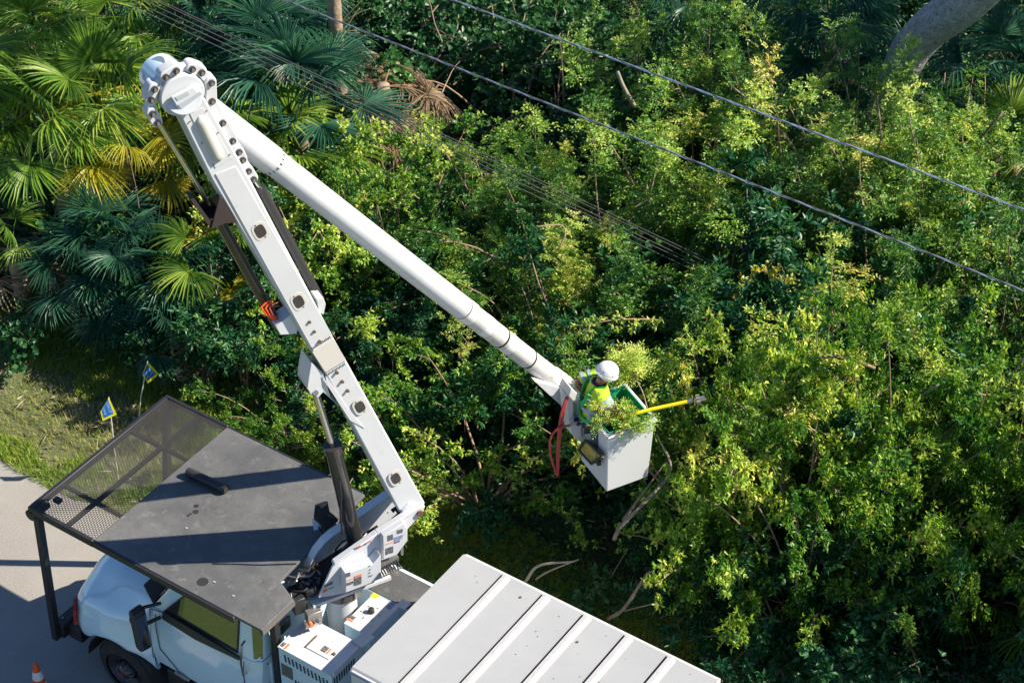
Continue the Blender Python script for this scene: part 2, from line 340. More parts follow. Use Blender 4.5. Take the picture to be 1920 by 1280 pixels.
for sy in (-1, 1):
    s_ = lambda q: (q[0], sy * q[1], q[2])
    o_ = (0, sy * .012, .003)
    q = quadon(s_(bot[0]), s_(bot[1]), s_(gt[0]), s_(gt[1]), .12, .86, .02, .86, o_)
    q[3] = lerp(q[0], q[3], .96) + np.array((.14, 0, 0))
    door_win = pt('door_window', MB().prism(q, (0, sy * .006, 0)), 'glass', cab)
    fr = MB(); 
    for i in range(4): fr.tube([q[i], q[(i + 1) % 4]], .014, 6)
    pt('window_seal', fr, 'darkplastic', cab)
    # door outline, belt moulding, handle
    ds = MB(); ds.tube([(-1.98, sy * 1.004, 2.03), (-2.0, sy * 1.016, 1.75), (-2.0, sy * 1.02, 1.35), (-2.02, sy * .985, 1.0)], .007, 5)
    pt('door_seam', ds, 'darkplastic', cab); ds = MB(); ds.tube([(-3.5, sy * 1.006, 2.0), (-3.52, sy * 1.016, 1.75), (-3.5, sy * 1.02, 1.35), (-3.2, sy * .985, 1.0)], .007, 5)
    pt('door_seam', ds, 'darkplastic', cab); ds = MB(); ds.tube([(-3.4, sy * .955, 2.05), (-3.62, sy * .985, 2.02), (-3.63, sy * 1.03, 1.6), (-3.63, sy * 1.04, 1.1)], .006, 5)
    pt('door_seam', ds, 'darkplastic', cab)
    pt('belt_moulding', MB().prism([(-3.38, sy * .99, 2.0), (-2.8, sy * 1.0, 1.96), (-2.05, sy * .995, 2.02), (-2.05, sy * .985, 2.06), (-3.38, sy * .96, 2.1)], (0, sy * .03, 0)), 'darkplastic', cab)
    hd = MB(); hd.tube([(-1.92, sy * 1.0, 2.45), (-1.92, sy * 1.07, 2.43), (-1.95, sy * 1.09, 2.1), (-1.95, sy * 1.07, 1.85), (-1.95, sy * 1.0, 1.83)], .016, 8)
    pt('grab_handle', hd, 'chrome', cab)
    # mirror on its arm
    mm = MB()
    mm.tube([(-3.45, sy * .98, 1.95), (-3.5, sy * 1.18, 1.98), (-3.52, sy * 1.30, 2.05)], .028, 8); mm.tube([(-3.4, sy * .98, 2.25), (-3.5, sy * 1.2, 2.3)], .024, 8)
    mir = pt('mirror', mm, 'darkplastic', cab)
    hb = MB(); hb.prism([(-3.56, sy * 1.17, 1.60), (-3.60, sy * 1.36, 1.62), (-3.62, sy * 1.38, 2.32), (-3.56, sy * 1.19, 2.36)], (.15, sy * .05, 0)); pt('mirror_housing', hb, 'darkplastic', mir, bevel=.04, seg=3)
    pt('mirror_glass', MB().prism([(-3.412, sy * 1.25, 1.66), (-3.445, sy * 1.40, 1.68), (-3.462, sy * 1.41, 2.27), (-3.412, sy * 1.265, 2.29)], (.008, 0, 0)), 'mirror', mir)
    hb = MB(); hb.ball((-3.86, sy * 1.08, 1.73), .07, .05, .08); hb.tube([(-3.82, sy * 1.0, 1.55), (-3.86, sy * 1.06, 1.72)], .016, 6); pt('hood_mirror', hb, 'darkplastic', hood)
wsq = quadon((-3.63, -.93, 2.03), (-3.63, .93, 2.03), (-3.13, -.8, 2.79), (-3.13, .8, 2.79), .05, .95, .05, .93, (-.012, 0, .006))
ws = pt('windscreen', MB().prism(wsq, (-.006, 0, .004)), 'glass', cab)
# cowl in front of the windscreen, dark, with wipers
pt('cowl', MB().prism([(-3.95, -.74, 2.045), (-3.60, -.93, 2.055), (-3.60, .93, 2.055), (-3.95, .74, 2.045)], (0, 0, .035)), 'darkplastic', cab, bevel=.015)
for y in (-.55, .2):
    pt('wiper', MB().tube([(-3.8, y, 2.1), (-3.6, y + .15, 2.2), (-3.45, y + .5, 2.33)], .01, 5), 'darkplastic', cab)
# cab rear wall: windows, ribs
rw = [(-1.735, y0) for y0 in (-.62,)]
for y0, y1 in ((-.66, -.30), (.02, .36)):
    pt('rear_window', MB().box((-1.775, y0, 2.22), (-1.735, y1, 2.42)), 'glass', cab, bevel=.03)
for k in range(7):
    y = -.78 + k * .24
    pt('pressed_rib', MB().box((-1.745, y, 1.1), (-1.722, y + .1, 1.95)), 'sky_tinted_white', cab, bevel=.01)
for z in (1.2, 1.6, 1.98):
    for y in (-.83, .3): pt('bolt', MB().cyl((-1.75, y, z), (-1.72, y, z), .014, n=8), 'steel', cab)
pt('rear_quarter_window', MB().prism([(-1.875, -.925, 2.08), (-1.775, -.855, 2.08), (-1.80, -.765, 2.74), (-1.935, -.828, 2.74)], (.008, -.012, 0)), 'glass', cab)
# wheels
def wheel(x, y, sy):
    t = MB(); pr = [(.33, .0), (.36, .02), (.46, .03), (.495, .07), (.5, .12), (.5, .2), (.49, .25), (.33, .27)]
    n_ = 40; vs = []; fs = []
    for j in range(n_):
        a = 2 * math.pi * j / n_
        for r, o in pr: vs.append((x + r * math.cos(a), y - sy * o, WZ + r * math.sin(a)))
    k = len(pr)
    for j in range(n_):
        for i in range(k - 1): fs.append((j * k + i, j * k + i + 1, (j + 1) % n_ * k + i + 1, (j + 1) % n_ * k + i))
    t.add(vs, fs); whl = pt('wheel', MB().cyl((x, y - sy * .16, WZ), (x, y - sy * .2, WZ), .34, n=30), 'rim')
    pt('tyre', t, 'rubber', whl)
    g = MB()
    for j in range(n_):
        a = 2 * math.pi * j / n_; r = .5
        g.cbox((x + r * math.cos(a), y - sy * .16, WZ + r * math.sin(a)), (math.cos(a) * .02, 0, math.sin(a) * .02), (-math.sin(a) * .055, 0, math.cos(a) * .055), (0, .19, 0))
    o = pt('tread', g, 'rubber', whl); o['kind'] = 'stuff'
    r_ = MB(); pr = [(.34, .03), (.31, .02), (.29, .06), (.2, .12), (.17, .1), (.17, .14)]
    vs = []; fs = []; k = len(pr)
    for j in range(30):
        a = 2 * math.pi * j / 30
        for r, o in pr: vs.append((x + r * math.cos(a), y - sy * o, WZ + r * math.sin(a)))
    for j in range(30):
        for i in range(k - 1): fs.append((j * k + i, j * k + i + 1, (j + 1) % 30 * k + i + 1, (j + 1) % 30 * k + i))
    r_.add(vs, fs); pt('rim', r_, 'rim', whl)
    h = MB(); h.tube([(x, y - sy * .14, WZ), (x, y - sy * .02, WZ), (x, y + sy * .03, WZ), (x, y + sy * .045, WZ)], [.15, .13, .085, .05], 20); pt('hub', h, 'darkcyl', whl)
    for j in range(10):
        a = 2 * math.pi * j / 10
        pt('wheel_nut', MB().cyl((x + .125 * math.cos(a), y - sy * .06, WZ + .125 * math.sin(a)), (x + .125 * math.cos(a), y + sy * .01, WZ + .125 * math.sin(a)), .02, n=6), 'steel', whl)
    for j in range(5):
        a = 2 * math.pi * (j + .5) / 5
        pt('hand_hole', MB().cyl((x + .24 * math.cos(a), y - sy * .10, WZ + .24 * math.sin(a)), (x + .24 * math.cos(a), y - sy * .085, WZ + .24 * math.sin(a)), .035, n=12), 'stain', whl)
    pt('hub_cap_badge', MB().cyl((x, y + sy * .045, WZ), (x, y + sy * .052, WZ), .028, n=12), 'red', whl)
    return whl
wheel(WX, -1.1, -1); wheel(WX, 1.1, 1)
wheel(2.6, -1.16, -1); wheel(2.6, 1.16, 1)
# wheel well liner, chassis rails, side tanks
for sy in (-1, 1):
    m_ = MB()
    for k in range(12):
        a0, a1 = math.pi * k / 12, math.pi * (k + 1) / 12
        P_ = lambda a, y: (WX + .64 * math.cos(a), sy * y, WZ + .64 * math.sin(a))
        m_.add([P_(a0, .6), P_(a1, .6), P_(a1, 1.12), P_(a0, 1.12)], [(0, 1, 2, 3)])
    pt('wheel_well', m_, 'darkplastic')
for y in (-.45, .37): pt('chassis_rail', MB().box((-5.0, y, .62), (3.6, y + .08, .9)), 'blackmetal')
pt('engine_block', MB().box((-4.9, -.5, .6), (-3.7, .5, 1.4)), 'darkplastic')
st = MB(); st.tube([(-3.1, -.78, .62), (-2.2, -.78, .62)], .27, 20); pt('fuel_tank', st, 'darkcyl')
sx = MB(); sx.box((-3.45, -1.0, .68), (-3.12, -.7, .95)); sx.box((-3.3, -1.02, .5), (-2.3, -.9, .6)); stp = pt('step', sx, 'blackmetal', bevel=.02)
pt('tank_cap', MB().cyl((-3.0, -.95, .78), (-3.0, -1.04, .8), .05), 'steel', stp); pt('hose_fitting', MB().tube([(-3.3, -.98, .97), (-3.2, -1.0, 1.0), (-3.05, -.98, .96)], .025), 'steel', stp)
pt('label_plate', MB().box((-2.75, -.9, .885), (-2.6, -.75, .892)), 'white', stp)

# ---- canopy (cab protector) 3.2 m up
ZC = 3.2; X0, X1, XM = -5.27, -1.37, -4.18; Y0, Y1 = -1.25, 1.42
can = pt('roof_panel', MB().prism([(XM, Y0, ZC - .05), (X1, Y0, ZC - .05), (X1, -.62, ZC - .05), (-1.72, -.46, ZC - .05), (-1.8, Y1, ZC - .05), (XM, Y1, ZC - .05)], (0, 0, .05)), 'canopy', bevel=.008, label='black solid panel of the cab guard')
pt('panel_rim', MB().box((X1 + .003, Y0 - .002, ZC - .09), (X1 + .02, -.62, ZC - .01)), 'canopyedge', can)
pt('panel_rim', MB().box((X1 - .05, Y0 + .01, ZC - .12), (X1 - .02, -.62, ZC - .06)), 'canopyedge', can)
fr = MB()
fr.box((X0 - .05, Y0 - .05, ZC - .1), (XM, Y0 + .01, ZC + .012)); fr.box((X0 - .05, Y1 - .01, ZC - .1), (XM, Y1 + .04, ZC + .012)); fr.box((X0 - .055, Y0 + .01, ZC - .1), (X0 + .01, Y1 - .01, ZC + .01))
fr.box((XM + .002, Y0 - .045, ZC - .1), (-1.8, Y0 - .004, ZC - .004)); fr.box((XM + .002, Y1 + .004, ZC - .1), (-1.85, Y1 + .035, ZC - .004))
pt('guard_frame', fr, 'blackmetal', can, bevel=.008)
be = MB()
be.box((-4.73, Y0, ZC - .11), (-4.69, Y1, ZC - .055)); be.box((XM - .04, Y0, ZC - .15), (XM + .04, Y1, ZC - .06)); be.box((X0, -.68, ZC - .11), (XM - .05, -.64, ZC - .056)); be.box((X0, .64, ZC - .11), (XM - .05, .68, ZC - .056))
for y in (-1.1, .0, 1.2): be.box((XM + .05, y, ZC - .16), (-1.9, y + .07, ZC - .06))
pt('cross_beam', be, 'blackmetal', can)
# expanded-metal mesh: every hole is an opening
gm = MB(); nx, ny = 34, 60; px_, py_ = (XM - X0) / nx, (Y1 - Y0) / ny
for i in range(nx):
    for j in range(ny):
        cx = X0 + (i + .5) * px_; cy = Y0 + (j + (.5 if i % 2 else 0.)) * py_
        if cy - py_ / 2 < Y0 or cy + py_ / 2 > Y1: continue
        o_ = [(-px_ / 2, -py_ / 2), (0, -py_ / 2), (px_ / 2, -py_ / 2), (px_ / 2, py_ / 2), (0, py_ / 2), (-px_ / 2, py_ / 2)]
        q_ = [(-px_ * .40, -py_ * .28), (0, -py_ * .42), (px_ * .40, -py_ * .28), (px_ * .40, py_ * .28), (0, py_ * .42), (-px_ * .40, py_ * .28)]
        gm.add([(cx + a, cy + b, ZC - .006) for a, b in o_] + [(cx + a, cy + b, ZC) for a, b in q_], [(k, (k + 1) % 6, (k + 1) % 6 + 6, k + 6) for k in range(6)])
me_ = raw('mesh_panel', gm.v, gm.f, M['meshmetal']); mo = put('mesh_panel', me_, can); mo['kind'] = 'stuff'; mo['label'] = 'perforated metal front of the cab guard'
post = pt('support_post', MB().obox((-5.47, -1.2, .5), (.1, 0, 0), (0, .1, 0), (.17, -.06, 2.62)), 'blackmetal', bevel=.01, label='near front post of the cab guard')
pt('post_bracket', MB().tube([(-5.3, -1.3, 3.06), (-5.3, -1.0, 3.06)], .085, 16), 'blackmetal', post)
pt('support_post', MB().obox((-5.47, 1.14, .5), (.1, 0, 0), (0, .1, 0), (.17, .17, 2.62)), 'blackmetal', bevel=.01)
for y in (-.75, 1.0): pt('support_post', MB().box((-1.72, y, 1.2), (-1.62, y + .1, ZC - .06)), 'blackmetal', bevel=.01)
pt('latch', MB().box((-5.12, -1.03, ZC), (-5.02, -.95, ZC + .05)), 'blackmetal', can)
# small things lying or fixed on the panel
a_ = onz(352, 884, ZC + .07); b_ = onz(424, 917, ZC + .07)
pipe = pt('pipe', MB().tube([a_, b_], .062, 20, cap=False), 'darkplastic', can, label='black corrugated-looking pipe section fixed on the panel')
pt('pipe_bore', MB().cyl(b_ + (b_ - a_) / np.linalg.norm(b_ - a_) * -.02, b_, .048, n=18), 'stain', pipe)
for k in range(14):
    c = a_ + (b_ - a_) * (k + .5) / 14; d_ = (b_ - a_) / np.linalg.norm(b_ - a_)
    pt('pipe_ring', MB().cyl(c - d_ * .006, c + d_ * .006, .066, n=18), 'darkplastic', pipe)
for px, py, r in ((368, 948, .035), (367, 959, .04), (353, 966, .02), (380, 1090, .075), (357, 963, .018)):
    c = onz(px, py, ZC + .0015); pt('oil_spot', MB().cyl(c, c + ZZ * .0015, r, n=14), 'stain', can)
for px, py in ((402, 1091), (438, 1117), (350, 720 + 270)):
    c = onz(px, py, ZC); pt('leaf_scrap', MB().cbox(c + ZZ * .008, (.03, .01, 0), (-.005, .012, 0), (0, 0, .006)), 'beige', can)
# boom rest (saddle) standing on the panel edge
c0 = onz(612, 985, ZC)
cr_ = MB(); cr_.prism([onz(603, 1005, ZC), onz(628, 985, ZC), onz(632, 1000, ZC), onz(610, 1020, ZC)], (0, 0, .22))
cr_o = pt('boom_rest', cr_, 'blackmetal', bevel=.01, label='black saddle that carries the folded boom')
q = [onz(588, 968, 3.62), onz(590, 950, 3.72), onz(614, 938, 3.72), onz(618, 958, 3.55), onz(634, 972, 3.45), onz(612, 988, 3.45)]
pt('saddle_pad', MB().prism([q[1], q[2], q[3], q[4], q[5], q[0]], (0, 0, -.05)), 'rubber', cr_o, bevel=.01)
pt('saddle_pad', MB().prism([onz(590, 946, 3.75), onz(611, 938, 3.75), onz(615, 950, 3.6), onz(594, 962, 3.6)], (0, 0, -.03)), 'steel', cr_o)
pt('bracket', MB().prism([onz(585, 972, 3.5), onz(598, 968, 3.5), onz(602, 984, 3.4), onz(588, 988, 3.4)], (0, 0, -.06)), 'sky_tinted_white', cr_o)
pt('cable', MB().tube([onz(598, 988, 3.4), onz(602, 996, 3.3), onz(614, 998, 3.3)], .01, 6), 'hosebl', cr_o)
c = onz(612, 1003, 3.25); pt('hook', MB().tube([c, c + (0, 0, .3), c + (.03, .02, .36), c + (.08, .05, .33)], .012, 6), 'blackmetal', cr_o)

# ---- chip box
ZB = 3.3; BL = 3.72
cb = pt('chip_box', MB().box((0, -1.22, 1.1), (BL, 1.22, ZB - .02)), 'white', bevel=.01, label='white chip dump body behind the booms')
# folded roof sheet with slightly lower eaves
rf = MB()
rf.prism([(-.015, -1.235, ZB - .05), (-.015, -1.16, ZB), (-.015, 1.16, ZB), (-.015, 1.235, ZB - .05)], (BL + .03, 0, 0))
rfo = pt('roof_sheet', rf, 'roofwhite', cb, ang=10)
for k in range(5):
    x = .62 + k * .61
    rb = MB(); rb.prism([(x, 0, ZB), (x + .02, 0, ZB + .045), (x + .075, 0, ZB + .045), (x + .12, 0, ZB)], (0, 1.14, 0)); rb.v = [(a, (b * 2.28 / 1.14) - 1.14 if True else b, c) for a, b, c in rb.v]
    pt('roof_rib', rb, 'ribpaint', rfo, ang=10)
    pt('rib_shadow', MB().box((x - .022, -1.14, ZB + .001), (x - .002, 1.14, ZB + .006)), 'darkcyl', rfo)  # dark strip paints the shadow along the rib's forward side
for x, y in ((2.02, .72), (1.88, .3), (1.86, -.12), (1.84, -.25), (1.02, .95), (2.6, .3), (3.2, .6)):
    pt('rivet', MB().cyl((x, y, ZB), (x, y, ZB + .012), .016, n=10), 'brown', rfo)
for px, py in ((1005, 1183), (1008, 1193), (967, 1226), (1087, 1268)):
    c = onz(px, py, ZB); pt('rivet', MB().cyl(c, c + ZZ * .006, .007, n=8), 'brown', rfo)
for k in range(12):
    x = random.uniform(.05, BL - .1); y = 1.15 - abs(random.gauss(0, .5)); a = random.uniform(0, 6.28); l_ = random.uniform(.008, .02)
    if (x - .62) % .61 < .14: continue
    pt('fallen_leaf', MB().cbox((x, y, ZB + .006), (l_ * math.cos(a), l_ * math.sin(a), .004), (-.4 * l_ * math.sin(a), .4 * l_ * math.cos(a), 0), (0, 0, .002)), random.choice(['brown', 'twig', 'liner', 'beige']), rfo)
pt('corner_post', MB().box((BL - .03, -1.24, 1.1), (BL + .03, -1.17, ZB - .06)), 'white', cb)
pt('corner_post', MB().box((BL - .03, 1.17, 1.1), (BL + .03, 1.25, ZB - .06)), 'white', cb)

# ---- bed between the cab and the chip box
pt('bed', MB().box((-1.66, -1.1, .95), (-.02, 1.2, 1.25)), 'steel')
fs_ = pt('toolbox', MB().box((-1.58, .66, 1.25), (-.03, 1.24, 2.38)), 'sky_tinted_white', bevel=.012, label='tall white toolbox with a dark top on the far side')
pt('toolbox_top', MB().box((-1.55, .68, 2.384), (-.03, 1.18, 2.392)), 'canopy', fs_)
pt('cross_box', MB().box((-.62, -.1, 1.25), (-.03, .66, 2.05)), 'steel')
# generator box
gz = 2.5; gx0, gx1, gy0, gy1 = -1.49, -.61, -.88, -.24
gen = pt('engine_box', MB().box((gx0 + .01, gy0 + .01, 1.25), (gx1 - .01, gy1, gz - .03)), 'sky_tinted_white', bevel=.006, label='white louvred engine box behind the cab')
pt('lid', MB().box((gx0, gy0, gz - .028), (gx1, gy1, gz)), 'white', gen, bevel=.008)
sl = MB()
for i in range(12):
    for j in range(4):
        x = gx0 + .1 + i * .062 + j * .004; z = gz - .12 - j * .032 - i * .004
        sl.box((x, gy0 + .002, z), (x + .026, gy0 + .009, z + .02))
for i in range(10):
    for j in range(3):
        x = gx0 + .25 + i * .05; z = gz - .5 - j * .032
        sl.box((x, gy0 + .002, z), (x + .026, gy0 + .009, z + .02))
for i in range(9):
    for j in range(4):
        y = gy0 + .05 + i * .05; z = gz - .13 - j * .036
        sl.box((gx1 - .009, y, z), (gx1 - .002, y + .022, z + .024))
o = pt('vent_slots', sl, 'stain', gen); o['kind'] = 'stuff'
pt('control_panel', MB().box((gx0 + .04, gy0 + .0, gz - .5), (gx0 + .22, gy0 + .009, gz - .29)), 'decdark', gen)
pt('hatch', MB().box((-1.17, -.69, gz + .003), (-.80, -.47, gz + .012)), 'boomwhite', gen, bevel=.004)
pt('hinge', MB().box((-1.185, -.69, gz + .003), (-1.172, -.45, gz + .02)), 'brown', gen)
pt('latch', MB().cyl((-.80, -.58, gz + .012), (-.80, -.58, gz + .03), .022), 'brown', gen)
pt('warning_label', MB().box((-.99, -.63, gz + .013), (-.91, -.53, gz + .015)), 'decdark', gen)
pt('warning_label', MB().box((-.895, -.635, gz + .013), (-.875, -.53, gz + .015)), 'decred', gen)
pt('warning_label', MB().box((-1.47, -.85, gz + .002), (-1.42, -.77, gz + .004)), 'decdark', gen)
pt('warning_label', MB().box((-1.40, -.86, gz + .002), (-1.37, -.76, gz + .004)), 'decred', gen)
pt('lid_lip', MB().obox((gx1 + .004, gy0 + .02, gz - .02), (.03, 0, 0), (0, .52, .0), (-.01, 0, .07)), 'white', gen)
pt('shelf_plate', MB().prism([onz(660, 1201, 2.52), onz(686, 1183, 2.52), onz(704, 1193, 2.52), onz(678, 1214, 2.52)], (0, 0, -.012)), 'white', gen)
pt('shelf_face', MB().prism([onz(704, 1193, 2.50), onz(678, 1214, 2.50), onz(678, 1214, 2.35), onz(704, 1193, 2.35)], (-.01, -.005, 0)), 'boomwhite', gen)
# hydraulic tank
tx0, tx1, ty0, ty1, tz = -1.04, -.63, -.07, .57, 2.48
tk = pt('hydraulic_tank', MB().box((tx0, ty0, 1.25), (tx1, ty1, tz)), 'sky_tinted_white', bevel=.01, label='white tank with a black filler cap on top')
pt('tank_top', MB().box((tx0, ty0, tz + .001), (tx1, ty1, tz + .012)), 'white', tk)
pt('filler_ring', MB().cyl((-.86, .26, tz + .012), (-.86, .26, tz + .016), .1, n=24), 'boomwhite', tk)
pt('filler_cap', MB().cyl((-.86, .28, tz + .012), (-.86, .28, tz + .085), .045, .04), 'darkplastic', tk, bevel=.01)
for k in range(6):
    a = k * math.pi / 3 + .3; pt('bolt', MB().cyl((-.86 + .125 * math.cos(a), .26 + .125 * math.sin(a), tz + .01), (-.86 + .125 * math.cos(a), .26 + .125 * math.sin(a), tz + .022), .01, n=8), 'steel', tk)
pt('yellow_label', MB().box((-1.05, .50, tz + .013), (-.96, .58, tz + .015)), 'yellow', tk)
pt('dark_label', MB().box((-.76, .46, tz + .013), (-.69, .60, tz + .015)), 'decblue', tk)
pt('warning_label', MB().box((-1.05, .04, tz + .013), (-.97, .10, tz + .015)), 'decdark', tk)
pt('warning_label', MB().box((-1.06, .0, tz + .013), (-.96, .03, tz + .015)), 'decred', tk)
pt('tank_handle', MB().tube([(-1.09, .02, 2.15), (-1.12, .02, 2.18), (-1.12, .08, 2.33), (-1.08, .08, 2.36)], .014, 8), 'steel', tk)
pt('side_tray', MB().box((tx1 - .06, ty1 + .01, tz - .03), (tx1 + .08, ty1 + .16, tz - .015)), 'white', tk)
# steel grab rails at the far side, behind the canopy
for k in range(2):
    x = -1.42 + k * .2
    gr = MB(); gr.tube([(x, 1.1, 2.4), (x, 1.1, 3.4), (x + .03, 1.12, 3.46), (x + .03, 1.4, 3.46), (x, 1.43, 3.4), (x, 1.43, 2.4)], .02, 8); pt('grab_rail', gr, 'steel', fs_)

# ---- pedestal and turret
ped = MB(); ped.tube([BO + ZZ * 1.25, BO + ZZ * 2.66], .2, 32); po = pt('pedestal', ped, 'boomwhite')
pt('inspection_hole', MB().cyl(BO + BD * .1 - BN * .17 + ZZ * 2.35, BO + BD * .115 - BN * .2 + ZZ * 2.35, .055, n=16), 'maroon', po)
pt('slew_ring', MB().cyl(BO + ZZ * 2.66, BO + ZZ * 2.78, .27, n=36), 'darkcyl', po)
def plate(name, pix, off, th, m, parent, bevel=.006):
    return pt(name, MB().prism([bp(px, py, off) for px, py in pix], BN * th), m, parent, bevel=bevel)
NO = -.30
tur = plate('turret', [(597, 1120), (608, 1096), (625, 1059), (660, 1034), (705, 1005), (789, 952), (797, 948), (793, 962), (787, 967), (764, 992), (764, 1013), (744, 1040), (720, 1049), (718, 1030), (715, 1084), (690, 1094), (648, 1111), (620, 1117)], NO, .03, 'boomwhite', T)
tur['label'] = 'white rotating turret that carries the booms'
# rail on the upper edge of the near plate
rl = MB(); p_ = [bp(625, 1059, NO), bp(705, 1003, NO), bp(789, 951, NO)]
for a, b in zip(p_, p_[1:]): rl.obox(a - BN * .02, b - a, BN * .09, ZZ * .045 + BD * .01)
pt('rail', rl, 'boomwhite', tur, bevel=.01)
# far plate with its arched front
arc = [(567, 1072), (573, 1052), (587, 1027), (602, 1008), (617, 995), (639, 981), (670, 957), (722, 922), (746, 925), (752, 948), (746, 961), (700, 1000), (650, 1040), (610, 1080), (585, 1090)]
fp = plate('far_plate', arc, .27, .03, 'boomwhite', tur)
fl = MB(); pa = [bp(x, y, .27) for x, y in arc[:8]]
for a, b in zip(pa, pa[1:]): fl.obox(a, b - a, BN * -.12, ZZ * .02)
pt('flange', fl, 'boomwhite', tur)
# floor and cross members
zf = 2.8
pt('base_plate', MB().obox(bl(-.5, zf, NO + .03), BD * 1.1, BN * (.27 - NO - .03), ZZ * .05), 'boomwhite', tur)
pt('inner_floor', MB().obox(bl(-.35, 2.95, NO + .04), BD * 1.0 + ZZ * .35, BN * (.5), ZZ * .03), 'maroon', tur)
pt('rear_pin', MB().cyl(bl(1.02, 3.84, NO - .03), bl(1.02, 3.84, .33), .045), 'brown', tur)
# windows in the far plate (cut-outs seen against the light)
for px, py, sx_ in ((617, 1027, 9), (633, 1008, 9)):
    q = [bp(px - sx_ * .6, py - 12, .262), bp(px + sx_ * .5, py - 9, .262), bp(px + sx_ * .6, py + 8, .262), bp(px - sx_ * .5, py + 10, .262)]
    pt('cut_out', MB().prism(q, BN * -.006), 'beige', tur)
# folded steps on the near side: two boxes and a valve bank
bx = [(648, 1076), (700, 1057), (714, 1040), (715, 1084), (690, 1095), (648, 1111)]
vb = pt('valve_box', MB().prism([bp(px, py, NO - .16) for px, py in bx], BN * .155), 'boomwhite', tur, bevel=.008)
bx2 = [(718, 1005), (757, 980), (764, 992), (764, 1013), (744, 1040), (719, 1049)]
pt('side_box', MB().prism([bp(px, py, NO - .1) for px, py in bx2], BN * .095), 'boomwhite', tur, bevel=.008)
lev = pt('valve_bank', MB().obox(bp(706, 1068, NO - .1), bp(748, 1044, NO - .1) - bp(706, 1068, NO - .1), BN * .1, -ZZ * .06), 'steel', tur)
for k in range(9):
    t = (k + .3) / 9; a = bp(704, 1064, NO - .06) * (1 - t) + bp(744, 1044, NO - .06) * t
    pt('lever', MB().tube([a, a - BN * .16 - ZZ * .02], .012, 6), 'darkplastic', lev)
    pt('lever_knob', MB().ball(a - BN * .17 - ZZ * .02, .018, n=8, m=5), 'steel', lev)
# front motor, black housings and hoses
pt('swing_motor', MB().tube([bl(-.45, 2.9, 0), bl(-.45, 3.05, 0)], .17, 20), 'darkcyl', tur)
pt('swing_motor', MB().obox(bl(-.74, 2.72, -.22), BD * .16, BN * .3, ZZ * .26), 'blackmetal', tur, bevel=.015)
for k in range(9):
    a = random.uniform(-.2, .15); b = random.uniform(-.62, -.3); z = random.uniform(2.95, 3.1)
    r_ = random.uniform(.07, .18)
    pt('hose', MB().tube([bl(b + r_ * math.cos(t), z + .55 * r_ * math.sin(t) + .04, a + .05 * math.sin(3 * t)) for t in np.linspace(0, math.pi, 9)], random.choice([.012, .016, .02]), 8), random.choice(['hosebl', 'hosebl', 'darkcyl', 'steel']), tur)
for k in range(5):
    b = .02 + k * .06
    pt('hose', MB().tube([bl(b, 3.1 + .02 * k, .1 - .05 * k), bl(b - .02, 3.3, .1 - .05 * k), bl(b + .06, 3.45, .05 - .04 * k), bl(b + .2, 3.5, .0)], .013, 8), ['hosebl', 'chrome', 'hosebl', 'steel', 'hosebl'][k], tur)
pt('valve', MB().obox(bl(-.62, 2.62, -.36), BD * .2, BN * .12, ZZ * .18), 'steel', tur, bevel=.01)
for k in range(4): pt('valve_fitting', MB().cyl(bl(-.66 + .06 * k, 2.66, -.42), bl(-.66 + .06 * k, 2.66, -.34), .03, n=10), ['steel', 'hoseor', 'chrome', 'steel'][k], tur)
# decals on the near plate and boxes
def decal(px0, py0, px1, py1, off, m, skew=.33, th=.004, par=tur):
    w_ = px1 - px0
    q = [(px0, py0 + skew * 0), (px1, py0 - skew * w_), (px1, py1 - skew * w_), (px0, py1)]
    pt('decal', MB().prism([bp(x, y, off - th) for x, y in q], BN * (th - .001)), m, par)
o1 = NO - .1; o2 = NO - .16
decal(727, 1004, 737, 1014, o1, 'decdark'); decal(744.5, 994, 755, 1001, o1, 'decdark'); decal(739, 1007, 755, 1014, o1, 'decblue'); decal(739, 1015.5, 750, 1018.5, o1, 'decdark')
decal(722, 1020, 737, 1021, o1, 'decred'); decal(723, 1028, 737.5, 1040, o1, 'decdark')
decal(648.5, 1074.5, 657, 1082, o2, 'decdark'); decal(649, 1088, 662, 1089, o2, 'decred'); decal(649, 1093, 662.5, 1098, o2, 'decdark'); decal(664, 1080, 678, 1083, o2, 'decred'); decal(664, 1084, 678, 1098, o2, 'decdark')
decal(661, 1053.5, 672, 1055, NO, 'decred'); decal(666, 1060, 677, 1063, NO, 'decdark')
decal(608, 1096, 624, 1101, NO, 'decdark', .4); decal(616, 1103, 626, 1105, NO, 'green', .4); decal(605, 1106, 614, 1111, NO, 'decred', .4)
for k, (x, y) in enumerate(((693, 1060), (694, 1067), (693, 1073), (693, 1079), (697, 1078))):
    pt('bolt', MB().cyl(bp(x, y, o2 - .008), bp(x, y, o2), .008, n=8), 'darkplastic', vb)
# red script on the rail
for x, y, dx, dy, cc in ((667, 1028.5, 3, -4.5, 'decred'), (670, 1028, 3, -4.5, 'decred'), (673, 1026.5, 3, -4.5, 'decred'), (677, 1023.5, 4, -2, 'decdark'), (681, 1021.5, 4, -3, 'decdark'), (687, 1017.5, 8, -3.5, 'red')):
    a = bp(x, y, NO - .024); b = bp(x + dx, y + dy, NO - .024); pt('script_stroke', MB().tube([a, b], .008, 5), cc, tur)

